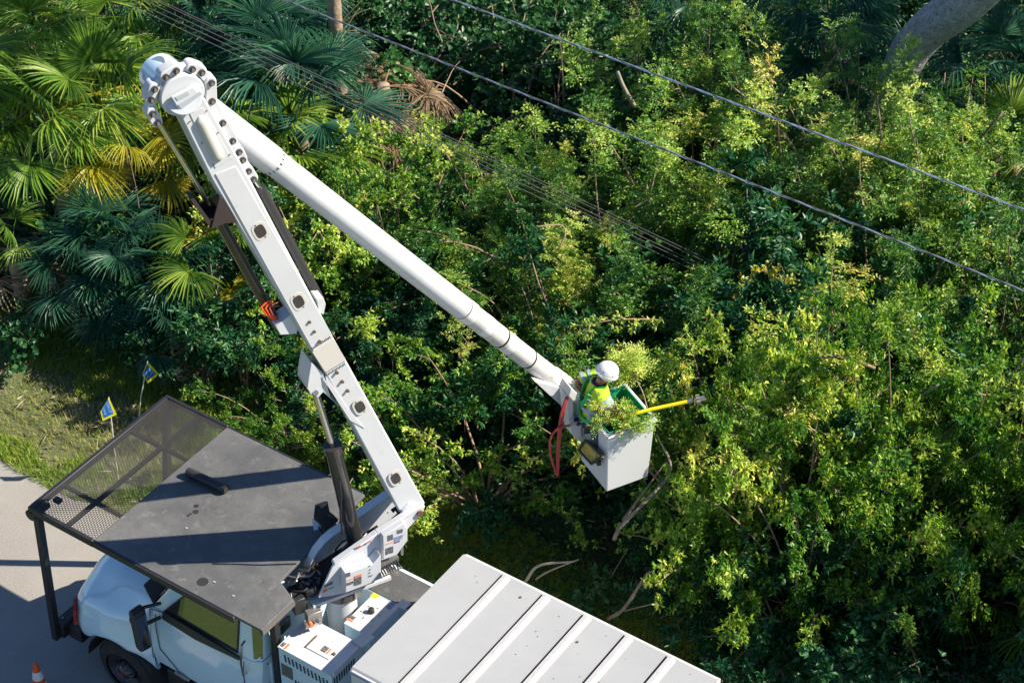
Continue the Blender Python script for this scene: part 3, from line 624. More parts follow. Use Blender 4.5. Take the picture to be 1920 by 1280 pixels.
# ---- lower boom
L0, L1 = -.2, .18
out = [(330, 203), (352, 178), (384, 184), (471, 340), (624, 631), (649, 675.5), (797.8, 944), (780, 962), (749.4, 961), (609, 700), (584, 656), (397.8, 340)]
lb = plate('lower_boom', out, L0, L1 - L0, 'boomwhite', T, bevel=.02); lb['label'] = 'white box-section lower boom rising from the turret'
BU = bp(471, 340, L0) - bp(797.8, 944, L0); BU = BU / np.linalg.norm(BU)       # along the boom, upwards
BV = np.cross(BU, BN); BV = BV / np.linalg.norm(BV)
def onb(px, py): return bp(px, py, L0)
# end cover plate, long domed cover
pt('doubler_plate', MB().prism([bp(*q, L0 - .012) for q in ((404, 327), (442, 312), (623, 628), (584.5, 653))], BN * .011), 'boomwhite', lb, bevel=.004)
dm = MB(); a = onb(372, 216); b = onb(414, 302); k = 14; vs = []; fs = []
for i in range(k + 1):
    t = i / k; ee = min(t, 1 - t) * np.linalg.norm(b - a) / .07; r = .068 * (math.sqrt(max(0, 1 - (1 - min(ee, 1)) ** 2)) if ee < 1 else 1) + .002
    c = a * (1 - t) + b * t
    for j in range(9):
        th = math.pi * j / 8; vs.append(c + BV * r * math.cos(th) - BN * r * .75 * math.sin(th))
for i in range(k):
    for j in range(8): fs.append((i * 9 + j, i * 9 + j + 1, (i + 1) * 9 + j + 1, (i + 1) * 9 + j))
dm.add(vs, fs); pt('domed_cover', dm, 'beige', lb, ang=60)
pt('cover_frame', MB().prism([bp(*q, L0 - .008) for q in ((356, 214), (380, 202), (434, 296), (404, 316))], BN * .007), 'boomwhite', lb, bevel=.003)
for x, y in ((357, 228), (379, 269), (401, 310), (388, 208), (409, 249), (431, 290)): pt('screw', MB().cyl(bp(x, y, L0 - .016), bp(x, y, L0 - .006), .008, n=8), 'brown', lb)
# elbow window housing
pt('elbow_housing', MB().prism([bp(*q, L0 - .05) for q in ((322, 185), (361, 163), (383, 182), (337, 210))], BN * .05), 'boomwhite', lb, bevel=.01)
pt('elbow_window', MB().prism([bp(*q, L0 - .056) for q in ((334, 197), (375, 172), (383, 181), (341, 206))], BN * .006), 'dullglass', lb)
pt('elbow_window', MB().prism([bp(*q, L0 - .056) for q in ((329, 183), (352, 171), (355, 178), (333, 189))], BN * .006), 'dullglass', lb)
# oval access covers
def oval(px, py, su, sv, th, m, off):
    c = bp(px, py, L0); vs = []
    for j in range(28):
        a = 2 * math.pi * j / 28; ca, sa = math.cos(a), math.sin(a)
        vs.append(c + BU * su * math.copysign(abs(ca) ** .62, ca) + BV * sv * math.copysign(abs(sa) ** .62, sa) - BN * off)
    return MB().prism(vs, -BN * th)
for k, (px, py) in enumerate(((487, 432), (559, 564), (674, 761), (741, 895))):
    rr_ = pt('access_cover', oval(px, py, .125, .085, .004, None, .0122), 'beige', lb)
    pt('access_hole', oval(px, py, .09, .06, .002, None, .0165), 'barrel', rr_)
    for s_ in (-1, 1):
        c = bp(px, py, L0) + BU * .106 * s_ + BV * .02 * s_ - BN * .02; pt('screw', MB().cyl(c, c + BN * .008, .01, n=8), 'brown', rr_)
for x, y in ((579, 602), (588, 620), (598, 638), (631, 697), (641, 714), (651, 731)):
    c = bp(x, y, L0); pt('bolt_head', MB().cyl(c - BN * .03, c, .02, n=10), 'brown', lb)
# joint seams with their rows of short bolts
for p0, p1 in (((584, 656), (624, 631)), ((609, 700), (649, 676))):
    a, b = bp(*p0, L0 - .004), bp(*p1, L0 - .004); sm = MB().obox(a, b - a, BU * .006, BN * .003); so_ = pt('joint_seam', sm, 'brown', lb)
    for k in range(6):
        c = a + (b - a) * (k + .3) / 6; sgn = 1 if p0[1] < 680 else -1
        pt('seam_bolt', MB().cbox(c + BU * .03 * sgn - BN * .006, BU * .03, BV * .008, BN * .01), 'darkplastic', so_)
pt('insulator_cover', MB().prism([bp(*q, L0 - .006) for q in ((586, 660), (625, 635), (648, 673), (610, 697))], BN * .005), 'beige', lb)
# clevis for the lift cylinder
cv = plate('clevis', [(584, 680), (607, 700), (620, 745), (640, 765), (606, 735), (597, 745), (582, 738), (576, 728), (580, 700)], L0 + .02, .3, 'boomwhite', lb)
pt('gusset', MB().prism([bp(*q, L0 - .008) for q in ((610, 702), (650, 762), (684, 803), (656, 788), (612, 720))], BN * .007), 'boomwhite', lb, bevel=.003)
pt('clevis_pin', MB().cyl(bp(592, 736, L0 + .0), bp(592, 736, L0 + .36), .035), 'steel', lb)
# bracket at the back of the boom for the right-hand cylinder, blue-white bracket at the left
plate('cylinder_bracket', [(594, 560), (606, 558), (611, 570), (607, 590), (598, 586)], L0 + .02, .2, 'boomwhite', lb)
plate('cylinder_bracket', [(517, 612), (545, 590), (560, 615), (556, 626), (526, 628)], L0 + .05, .2, 'boomwhite', lb)
# the boom foot
pt('boom_foot', MB().prism([bp(*q, L0 - .03) for q in ((752, 958), (768, 944), (796, 946), (788, 960), (772, 972))], BN * .45), 'boomwhite', lb, bevel=.015)
pt('rotary_fitting', MB().tube([bp(735, 958, .0), bp(742, 952, .0), bp(748, 960, 0)], .03, 8), 'hosebl', lb)
# ---- lift cylinder
lc = pt('lift_cylinder', MB().tube([bp(668, 1022, 0), bp(625, 842, 0)], .105, 28), 'barrel', T, label='thick dark hydraulic cylinder lifting the lower boom')
pt('cylinder_head', MB().tube([bp(626, 846, 0), bp(623, 834, 0)], .118, 28), 'darkcyl', lc)
pt('piston_rod', MB().tube([bp(624, 838, 0), bp(592, 738, 0)], .045, 20), 'chrome', lc)
pt('hose', MB().tube([bp(642, 1000, -.1), bp(638, 960, -.12), bp(640, 930, -.12), bp(636, 900, -.11)], .014, 8), 'hosebl', lc)
# ---- elbow cylinders
ec = pt('elbow_cylinder', MB().tube([bp(404, 402, .02), bp(522, 612, .02)], .062, 20), 'darkcyl', T)
pt('piston_rod', MB().tube([bp(298, 232, .02), bp(392, 384, .02)], .026, 14), 'chrome', ec)
for k in range(3):
    pt('red_hose', MB().tube([bp(513 + 3 * k, 562 + 6 * k, -.08), bp(500 + 2 * k, 566 + 4 * k, -.12), bp(490 + 8 * k, 576 + 2 * k, -.14), bp(499 + 6 * k, 590, -.12), bp(520 + 3 * k, 603 - k, -.05)], .011, 8), 'orange' if k < 2 else 'hosered', ec)
for k in range(4): pt('hose_fitting', MB().tube([bp(513 + 5 * k, 598, -.05), bp(520 + 5 * k, 612, -.02)], .014, 8), 'steel' if k % 2 else 'hosered', ec)
ec2 = pt('elbow_cylinder', MB().tube([bp(489, 352, .03), bp(600, 562, .03)], .055, 20), 'darkplastic', T)
pt('piston_rod', MB().tube([bp(476, 336, .03), bp(490, 356, .03)], .02, 12), 'chrome', ec2)
# square holder around the left cylinder
hb = MB(); pq = [(366, 386), (405, 368), (446, 415), (404, 432)]
for i in range(4):
    a, b = bp(*pq[i], -.05), bp(*pq[(i + 1) % 4], -.05)
plb = pt('cylinder_holder', MB().prism([bp(*q, -.24) for q in ((396, 430), (412, 370), (418, 372), (446, 418), (424, 418))], BN * .02), 'maroon', ec, label='dark brown bracket box round the cylinder')
pt('holder_wall', MB().prism([bp(*q, -.22) for q in ((366, 387), (372, 384), (402, 424), (396, 430))], BN * .30), 'maroon', ec)
pt('holder_wall', MB().prism([bp(*q, -.22) for q in ((396, 424), (424, 412), (424, 418), (396, 430))], BN * .30), 'maroon', ec)
pt('holder_wall', MB().prism([bp(*q, .06) for q in ((366, 387), (414, 362), (430, 400), (398, 424))], BN * .02), 'maroon', ec)
# ---- elbow: disc, chain, hub of the upper boom
EC = bp(345, 183, L0)
eb = pt('elbow_disc', MB().cyl(bp(343, 180, L0 + .02), bp(343, 180, L0 + .02) + BN * .24, .245, n=48), 'boomwhite', T, bevel=.015)
pt('disc_rim', MB().cyl(bp(343, 180, L0 + .005), bp(343, 180, L0 + .03), .20, n=48), 'boomwhite', eb, bevel=.008)
bolts = [(240, 480), (210, 425), (203, 342), (222, 278), (290, 205), (352, 168), (448, 158), (505, 178), (563, 240), (567, 350), (630, 480), (690, 588), (728, 655), (750, 702), (785, 770), (815, 818)]
bpx = [(220 + x / 3.2, 80 + y / 3.2) for x, y in bolts]
CO = L0 + .06
for i in range(0, 16, 1):
    a = bp(*bpx[i], CO)
    bt = None
    if i % 2 == 0:
        b = bp(*bpx[i + 1], CO); d_ = b - a; ln = np.linalg.norm(d_); d_ = d_ / ln; e_ = np.cross(d_, BN); vs = []
        for j in range(8):
            t = math.pi * j / 7 + math.pi / 2; vs.append(a + .062 * (math.cos(t) * d_ + math.sin(t) * e_))
        for j in range(8):
            t = math.pi * j / 7 - math.pi / 2; vs.append(b + .062 * (math.cos(t) * d_ + math.sin(t) * e_))
        cl = pt('chain_link', MB().prism(vs, BN * .14), 'boomwhite', eb, bevel=.01)
    elif i < 15:
        b = bp(*bpx[i + 1], CO + .03); d_ = b - a; ln = np.linalg.norm(d_); d_ = d_ / ln; e_ = np.cross(d_, BN); vs = []
        a2 = bp(*bpx[i], CO + .03)
        for j in range(6):
            t = math.pi * j / 5 + math.pi / 2; vs.append(a2 + .05 * (math.cos(t) * d_ + math.sin(t) * e_))
        for j in range(6):
            t = math.pi * j / 5 - math.pi / 2; vs.append(b + .05 * (math.cos(t) * d_ + math.sin(t) * e_))
        pt('chain_link', MB().prism(vs, BN * .08), 'boomwhite', eb, bevel=.008)
    bb = pt('link_bolt', MB().cyl(a - BN * .025, a, .036, n=14), 'darkcyl', eb)
    pt('bolt_nut', MB().cyl(a - BN * .045, a - BN * .025, .02, n=6), 'steel', bb)
# ---- upper boom
UO = .45
uA, uB = bp(300, 139, UO), bp(1079, 741, UO)
UL = np.linalg.norm(uB - uA); UD = (uB - uA) / UL
def ub(px, py):                         # parameter along the upper boom of a photo pixel
    q = bp(px, py, UO); return (q - uA) @ UD
def up(t): return uA + UD * t
t1 = ub(512, 305); t2 = ub(866, 578)
ubm = pt('upper_boom', MB().tube([up(-.1), up(.1), up(t1)], [.16, .165, .17], 40), 'boomwhite', T, label='white round upper boom reaching out to the bucket')
pt('boom_tube', MB().tube([up(t1), up(t1 + .01), up(t2)], [.17, .155, .15], 40), 'boomwhite', ubm)
for k in range(10):
    a = 2 * math.pi * k / 10; e1 = np.cross(UD, ZZ); e1 /= np.linalg.norm(e1); e2 = np.cross(UD, e1)
for k in range(18):
    a = 2 * math.pi * k / 18; c = up(t1 - .03) + .171 * (math.cos(a) * e1 + math.sin(a) * e2); pt('rivet', MB().cbox(c, UD * .035, e1 * .012, e2 * .012), 'darkcyl', ubm)
pt('boom_hub', MB().cyl(bp(335, 172, .08), bp(299, 139, UO + .2), .235, n=44), 'sky_tinted_white', ubm, bevel=.02)
tE = ub(1040, 716)
seg = [(t2, t2 + .02, .152, 'steel'), (t2 + .02, ub(880, 590), .153, 'reflect'), (ub(880, 590), ub(903, 604), .142, 'fibre'), (ub(903, 604), ub(913, 613), .144, 'reflect'), (ub(913, 613), ub(937, 632), .139, 'fibre'), (ub(937, 632), ub(940, 634), .1395, 'darkcyl'),
       (ub(940, 634), ub(945, 639), .137, 'fibre'), (ub(945, 639), ub(955, 647), .140, 'reflect'), (ub(955, 647), ub(990, 670), .136, 'fibre'), (ub(990, 670), ub(992.5, 672), .1365, 'darkcyl'), (ub(992.5, 672), ub(1030, 702), .134, 'fibre')]
for a, b, r, mm_ in seg: pt('collar' if mm_ != 'fibre' else 'fibreglass_section', MB().tube([up(a), up(b)], r, 36), mm_, ubm)
pt('conduit', MB().tube([up(ub(935, 625)) + ZZ * .1 + BN * .1, up(ub(985, 662)) + ZZ * .1 + BN * .1], .018, 8), 'darkplastic', ubm)
pt('conduit_clamp', MB().obox(up(ub(958, 640)) + ZZ * .1 + BN * .08, UD * .22, BN * .08, ZZ * .06), 'steel', ubm, bevel=.01)
# ---- tip casting and bucket bracket
tip = pt('boom_tip', MB().tube([up(ub(1028, 700)), up(ub(1032, 703)), up(ub(1060, 725)), up(UL)], [.14, .15, .155, .11], 8), 'reflect', ubm, ang=20)
pt('tip_cover', MB().prism([bp(*q, UO - .2) for q in ((1003, 715), (1068, 732), (1070, 745), (1056, 764))], BN * .1), 'boomwhite', ubm)
ZR = 4.4                                 # bucket rim height
# bucket (its sides line up with the boom plane)
s0, s1, f0, f1 = 3.56, 4.26, -.66, .12
bk = T
def bq(s, o, z): return bl(s, z, o)
bm_ = MB()
def ringq(ins, z): return [bq(s0 + ins, f0 + ins, z), bq(s1 - ins, f0 + ins, z), bq(s1 - ins, f1 - ins, z), bq(s0 + ins, f1 - ins, z)]
r0, r1_, r2_, r3_ = ringq(.035, ZR - 1.04), ringq(0, ZR), ringq(.02, ZR), ringq(.05, ZR - 1.0)
bm_.add(r0 + r1_ + r2_ + r3_, [(0, 1, 2, 3)[::-1]] + [(a * 4 + i, a * 4 + (i + 1) % 4, (a + 1) * 4 + (i + 1) % 4, (a + 1) * 4 + i) for a in range(3) for i in range(4)] + [(12, 13, 14, 15)])
bko = pt('bucket', bm_, 'white', bevel=.018, seg=3, label='white fibreglass bucket at the end of the upper boom')
ln = MB(); q0, q1, q2 = ringq(.022, ZR + .012), ringq(.035, ZR + .012), ringq(.06, ZR - .98)
qo = ringq(.03, ZR - .06)
ln.add(qo + q0 + q1 + q2, [(a * 4 + i, a * 4 + (i + 1) % 4, (a + 1) * 4 + (i + 1) % 4, (a + 1) * 4 + i) for a in range(3) for i in range(4)] + [(12, 13, 14, 15)])
pt('bucket_liner', ln, 'liner', bko, label='green liner inside the bucket')
rim_ = MB(); rq = ringq(-.012, ZR - .03)
for i in range(4): rim_.tube([rq[i], rq[(i + 1) % 4]], .022, 8)
pt('bucket_lip', rim_, 'white', bko)
# tray on the left face
tr = MB()
def lf(px, py, k=0): return onpl(px, py, bq(s0 - .0 - k, f0, ZR), BD)
pt('tool_tray', MB().prism([lf(1086, 842, .05), lf(1098, 826, .05), lf(1129, 855, .05), lf(1108, 868, .05)], BD * .045), 'traymat', bko)
tf = MB(); pq = [lf(1085, 843, .055), lf(1098, 825, .055), lf(1130, 855, .055), lf(1109, 869, .055)]
for i in range(4): tf.tube([pq[i], pq[(i + 1) % 4]], .022, 6)
tf.cbox(lf(1122, 866, .04), BN * .07, BD * .05, ZZ * .07)
pt('tray_frame', tf, 'darkplastic', bko)
pt('door_seam', MB().obox(bq(s0 - .002, f1 - .12, ZR - .95), BD * -.003, BN * .012, ZZ * .9), 'stain', bko)
# upright bracket between tip and bucket
brk = pt('bucket_bracket', MB().prism([bp(*q, -.05) for q in ((1062, 742), (1080, 738), (1090, 760), (1089, 830), (1070, 812), (1063, 770))], BN * .18), 'boomwhite', T, bevel=.012)
pt('bracket_plate', MB().prism([bp(*q, -.07) for q in ((1075, 756), (1081, 757), (1081, 782), (1075, 780))], BN * .015), 'steel', brk)
pt('hydraulic_block', MB().prism([bp(*q, -.12) for q in ((1071, 728), (1084, 738), (1086, 748), (1074, 752), (1066, 742))], BN * .25), 'beige', brk, bevel=.01)
pt('fitting', MB().tube([bp(1066, 798, -.1), bp(1082, 791, -.14), bp(1104, 788, -.2)], .018, 8), 'steel', brk)
pt('fitting', MB().cbox(bp(1083, 790, -.12), BD * .06, BN * .1, ZZ * .06), 'navy', brk)
def smooth(pts, n=6):
    pts = [np.array(p, float) for p in pts]; out_ = []
    P = [2 * pts[0] - pts[1]] + pts + [2 * pts[-1] - pts[-2]]
    for i in range(1, len(P) - 2):
        for k in range(n):
            t = k / n; a, b, c, d = P[i - 1], P[i], P[i + 1], P[i + 2]
            out_.append(.5 * ((2 * b) + (c - a) * t + (2 * a - 5 * b + 4 * c - d) * t * t + (3 * b - 3 * c + d - a) * t ** 3))
    out_.append(pts[-1]); return out_
for k in range(2):
    pt('red_hose', MB().tube(smooth([bp(1062 + k * 2, 744, -.08), bp(1052 + k * 4, 778, -.1), bp(1046 + k * 3, 830, -.12), bp(1044 + 2 * k, 890, -.12)]), .016, 10), 'hosered', brk)
pt('red_hose', MB().tube(smooth([bp(1068, 797, -.12), bp(1048, 802, -.14), bp(1033, 820, -.15), bp(1032, 850, -.14), bp(1043, 889, -.12)]), .015, 10), 'hosered', brk)
# ------------------------------------------------------------------ foliage generator (numpy)
LN = np.array([.5, .33, .95])          # leaves turn their faces towards the light
def unit(a): return a / (np.linalg.norm(a, axis=-1, keepdims=True) + 1e-9)
class Leaves:
    """many folded leaf blades in one mesh: base, left edge, tip, right edge"""
    def __init__(s): s.P = []; s.A = []; s.Nn = []; s.L = []; s.W = []; s.R = []
    def add(s, P, A, N, L, W, R):
        s.P.append(P); s.A.append(A); s.Nn.append(N); s.L.append(L); s.W.append(W); s.R.append(R)
    def count(s): return sum(len(p) for p in s.P)
    def mesh(s, name, mt, fold=.18):
        P = np.concatenate(s.P); A = unit(np.concatenate(s.A)); N = np.concatenate(s.Nn); L = np.concatenate(s.L)[:, None]; W = np.concatenate(s.W)[:, None]; R = np.concatenate(s.R)
        B = unit(np.cross(A, N)); N = np.cross(B, A)
        v0 = P; v2 = P + A * L - N * L * .12; mid = P + A * L * .45
        v1 = mid + B * W * .5 + N * W * fold; v3 = mid - B * W * .5 + N * W * fold
        n = len(P); V = np.stack([v0, v1, v2, v3], 1).reshape(-1, 3)
        i = np.arange(n) * 4; F = np.stack([i, i + 1, i + 2, i, i + 2, i + 3], 1).reshape(-1)
        return fastmesh(name, V, F, 3, mt, np.repeat(R, 4))
def fastmesh(name, V, F, k, mt, rnd=None):
    me = bpy.data.meshes.new(name); nf = len(F) // k
    me.vertices.add(len(V)); me.vertices.foreach_set('co', V.astype(np.float32).ravel())
    me.loops.add(len(F)); me.loops.foreach_set('vertex_index', F.astype(np.int32))
    me.polygons.add(nf); me.polygons.foreach_set('loop_start', np.arange(0, len(F), k, dtype=np.int32))
    me.update(calc_edges=True); me.validate()
    if rnd is not None:
        a = me.attributes.new('rnd', 'FLOAT', 'POINT'); a.data.foreach_set('value', rnd.astype(np.float32))
    me.materials.append(mt); return me
def bez(p0, d, length, droop, n, wob=.1):
    """a branch polyline starting along d, bending down by droop, with some wander"""
    pts = [np.array(p0, float)]; d = unit(np.array(d, float)); st = length / (n - 1)
    for i in range(n - 1):
        d = unit(d + np.array([rng.normal(0, wob), rng.normal(0, wob), -droop * (i + 1) / n + rng.normal(0, wob * .5)])); pts.append(pts[-1] + d * st)
    return np.array(pts)
def spray(lv, pts, leafL, leafW, per_m, compound, rb=.5, spread=.5):
    """leaves along a twig polyline; compound = leaflets per leaf stalk (0 = simple leaves in loose rosettes)"""
    seg = np.linalg.norm(np.diff(pts, axis=0), axis=1); tot = seg.sum(); m = max(3, int(tot * per_m)); cum = np.concatenate([[0], np.cumsum(seg)])
    t = np.sort(rng.uniform(.08, 1., m)) * tot; idx = np.clip(np.searchsorted(cum, t) - 1, 0, len(seg) - 1)
    fr = ((t - cum[idx]) / seg[idx])[:, None]; P = pts[idx] * (1 - fr) + pts[idx + 1] * fr; Tn = unit(pts[idx + 1] - pts[idx])
    side = unit(np.cross(Tn, rng.normal(0, 1, (m, 3)) * .5 + np.array([0, 0, 1.])) * np.where(np.arange(m) % 2, 1, -1)[:, None] + rng.normal(0, .3, (m, 3)))
    A = unit(Tn * rng.uniform(.3, .9, (m, 1)) + side * 1.0 + np.array([0, 0, .15]))
    tint = np.clip(rb + rng.normal(0, .14, m), 0, 1)
    if compound:
        sl = rng.uniform(.09, .15, m) * (leafL / .05); k = compound
        for j in range(k):
            f = (j // 2 + 1) / (k // 2 + 1); last = (j == k - 1)
            base = P + A * (sl * f)[:, None] - np.array([0, 0, 1.]) * (sl * f * f * .25)[:, None]
            sd = unit(np.cross(A, np.array([0, 0, 1.]))) * (1 if j % 2 else -1)
            ax = A + 0 * sd if last else unit(A * .55 + sd)
            nn = unit(LN + rng.normal(0, .38, (m, 3)))
            lv.add(base, ax + rng.normal(0, .12, (m, 3)), nn, leafL * rng.uniform(.7, 1.15, m), leafW * rng.uniform(.8, 1.15, m), np.clip(tint + rng.normal(0, .06, m), 0, 1))
    else:
        for j in range(3):
            ax = unit(A + rng.normal(0, .6, (m, 3)))
            nn = unit(LN + rng.normal(0, .42, (m, 3)))
            lv.add(P + A * .01, ax, nn, leafL * rng.uniform(.65, 1.2, m), leafW * rng.uniform(.8, 1.2, m), np.clip(tint + rng.normal(0, .07, m), 0, 1))
def make_shrub(style, H, R, nb, leafL, leafW, per_m, compound, droop, twn=9, twl=.5, ntuft=3):
    lv = Leaves(); wood = MB()
    for b in range(nb):
        az = rng.uniform(0, 2 * math.pi); rad = R * math.sqrt(rng.uniform(.02, 1)); tilt = rad / R
        ln = math.hypot(H * (1 - .38 * tilt ** 2) * rng.uniform(.75, 1.08), rad) * (1.05 + droop * .25)
        if style == 'up': tilt *= .5
        d = np.array([math.cos(az) * tilt * R / H * 1.35, math.sin(az) * tilt * R / H * 1.35, 1.])
        p0 = np.array([math.cos(az) * .12 * R * tilt + rng.normal(0, .06), math.sin(az) * .12 * R * tilt + rng.normal(0, .06), 0])
        pts = bez(p0, d, ln, droop * (.12 + .25 * tilt), 11, .09)
        if b % 2 == 0 or nb < 16: wood.tube(pts, list(np.linspace(.028, .006, 11) * (H / 3) ** .5), 5, cap=False)
        rb0 = rng.uniform(.12, .6)
        lo = 2 if style == 'dome' else 4
        nodes = sorted(rng.choice(np.arange(lo, 10), size=min(ntuft, 10 - lo), replace=False)) + [10]
        for i in nodes:
            tdir = unit(pts[i] - pts[i - 1]); c = pts[i]; tr_ = (.7 + .6 * rng.uniform())
            if i < 10:                       # a side shoot carries the tuft away from the stem
                s_ = unit(np.cross(tdir, rng.normal(0, 1, 3))); dd = unit(tdir * .6 + s_ + np.array([math.cos(az) * .5, math.sin(az) * .5, .3]))
                sh = bez(c, dd, twl * rng.uniform(.8, 1.7), droop * .3, 5, .1); wood.tube(sh, [.009, .008, .006, .005, .004], 4, cap=False); c = sh[-1]; tdir = unit(sh[-1] - sh[-2])
                spray(lv, sh[1:], leafL, leafW, per_m, compound, rb0)
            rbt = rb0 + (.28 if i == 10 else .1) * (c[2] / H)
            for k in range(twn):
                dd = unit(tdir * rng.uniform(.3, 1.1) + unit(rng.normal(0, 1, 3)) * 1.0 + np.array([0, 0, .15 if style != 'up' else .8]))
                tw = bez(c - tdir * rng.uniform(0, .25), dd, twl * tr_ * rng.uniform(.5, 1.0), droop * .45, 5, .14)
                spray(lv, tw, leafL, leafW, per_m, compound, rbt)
    return lv, wood
VAR = {}
def variant(key, mt, *a, **k):
    lv, wd = make_shrub(*a, **k); lm = lv.mesh('crown', M[mt]); wm = raw('stems', wd.v, wd.f, M['twig'], True)
    VAR.setdefault(key, []).append((lm, wm, a[1], a[2])); print(key, lv.count())
for k in range(4): variant('loose', 'leafA', 'arch', 3.2, 1.55, 21, .06, .027, 17, 7, .6, 10, .3, 3)
for k in range(2): variant('tall', 'leafA', 'up', 3.4, 1.1, 15, .052, .021, 18, 7, .3, 8, .28, 4)
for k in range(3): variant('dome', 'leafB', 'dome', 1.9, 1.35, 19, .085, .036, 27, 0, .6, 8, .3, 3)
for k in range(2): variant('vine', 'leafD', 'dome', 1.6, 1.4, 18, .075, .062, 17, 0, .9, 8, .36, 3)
for k in range(3): variant('bright', 'leafC', 'arch', 2.8, 1.5, 25, .068, .032, 32, 0, .6, 9, .28, 3)
def place_shrub(key, i, x, y, h, rz, label, group=None, sc=None, name=None, z=0.):
    lm, wm, H, R = VAR[key][i % len(VAR[key])]
    r = empty(name or {'loose': 'leafy_shrub', 'tall': 'upright_shrub', 'dome': 'dense_bush', 'vine': 'vine_mound', 'bright': 'leafy_shrub'}[key], (x, y, z), label, {'vine': 'vines'}.get(key, 'shrub'), group)
    r.rotation_euler = (0, 0, rz); s_ = h / H; r.scale = (sc or max(s_, .8), sc or max(s_, .8), s_)
    for nm, me in (('crown', lm), ('stems', wm)):
        o = bpy.data.objects.new(nm, me); col.objects.link(o); o.parent = r; o['kind'] = 'stuff'
    return r
# ---- palms
def frond_mesh(name, n, span, Ln, Wd, droop, mt, pet=.8, petr=.012, ragged=.0):
    V = []; F = []; Rn = []
    # petiole arches out along +X, hub at its end
    pp = [np.array([t * pet * .92, 0, pet * .55 * math.sin(t * 1.5)]) for t in np.linspace(0, 1, 6)]
    hub = pp[-1]; t_ = unit(pp[-1] - pp[-2])
    for i in range(5):
        for a, b in (((0, 1, 0), (0, -1, 0)), ((0, 0, 1), (0, 0, -1))):
            b0 = len(V); a = np.array(a); b = np.array(b)
            V += [pp[i] + a * petr, pp[i + 1] + a * petr, pp[i + 1] + b * petr, pp[i] + b * petr]; F += [b0, b0 + 1, b0 + 2, b0, b0 + 2, b0 + 3]; Rn += [.5] * 4
    ax = unit(np.array([1, 0, t_[2] * .4])); up_ = np.array([-ax[2], 0, ax[0]]); sd = np.array([0, 1., 0])
    for k in range(n):
        th = -span / 2 + span * (k + .5) / n + rng.normal(0, .015)
        L = Ln * (.78 + .22 * math.cos(th * .55)) * rng.uniform(.9, 1.06)
        d = math.cos(th) * ax + math.sin(th) * sd + up_ * (.12 + .10 * math.cos(th)); d = unit(d); tw = unit(np.cross(d, up_)); nr = np.cross(tw, d)
        r_ = rng.uniform(0, 1); dr = droop * rng.uniform(.7, 1.5)
        ts = [.0, .3, .62, .85, 1.]; ws = [.12, .9, 1., .55, .03]; mid = []; l = []; r = []
        for t, w_ in zip(ts, ws):
            c = hub + d * L * t - np.array([0, 0, 1.]) * dr * L * t ** 2.6; c = c + tw * rng.normal(0, ragged * t)
            mid.append(c - nr * .004); l.append(c + tw * Wd * w_ * .5 + nr * Wd * .33 * w_); r.append(c - tw * Wd * w_ * .5 + nr * Wd * .33 * w_)
        b0 = len(V); V += mid + l + r; Rn += [r_] * 15; m = len(ts)
        for i in range(m - 1):
            for o in (m, 2 * m):
                F += [b0 + i, b0 + i + 1, b0 + o + i + 1, b0 + i, b0 + o + i + 1, b0 + o + i]
    return fastmesh(name, np.array(V), np.array(F), 3, mt, np.array(Rn))
FR = {}
for key, mt in (('g', 'palmG'), ('b', 'palmB'), ('y', 'palmY'), ('d', 'dead')):
    FR[key] = [frond_mesh('frond', 38 if key != 'd' else 26, R_ * math.pi, .78, .034, dr, M[mt], .75, ragged=.01 if key != 'd' else .05) for R_, dr in ((1.25, .22), (1.4, .4), (1.05, .6))]
trunkm = {}
def palm(x, y, z, h, nf, key, label, scale=1., tilt=(15, 75), trunk=True, extra=None, group=None, cat='palm', tr=.13):
    r = empty('fan_palm', (x, y, z), label, cat, group)
    if trunk:
        k = round(h, 1)
        if (k, tr) not in trunkm:
            t = MB(); nseg = max(4, int(h * 7)); pts = []; rs = []
            for i in range(nseg + 1): pts.append((0.02 * math.sin(i * .7), .02 * math.cos(i), h * i / nseg)); rs.append(tr * (1 + .07 * (i % 2)))
            t.tube(pts, rs, 14); trunkm[(k, tr)] = raw('trunk', t.v, t.f, M['palmbark'], True)
        o = bpy.data.objects.new('trunk', trunkm[(k, tr)]); col.objects.link(o); o.parent = r
    for i in range(nf):
        kk = key
        if extra and i < len(extra): kk = extra[i]
        o = bpy.data.objects.new('frond', random.choice(FR[kk])); col.objects.link(o); o.parent = r
        az = i * 2.39996 + random.uniform(-.3, .3); el = D2R(tilt[0] + (tilt[1] - tilt[0]) * ((i + .5) / nf) + random.uniform(-8, 8))
        if kk == 'd': el = D2R(random.uniform(-50, -10))
        o.location = (0, 0, h - .02); o.rotation_euler = (random.uniform(-.3, .3), -el + .35, az); s_ = scale * random.uniform(.85, 1.12); o.scale = (s_,) * 3
    return r
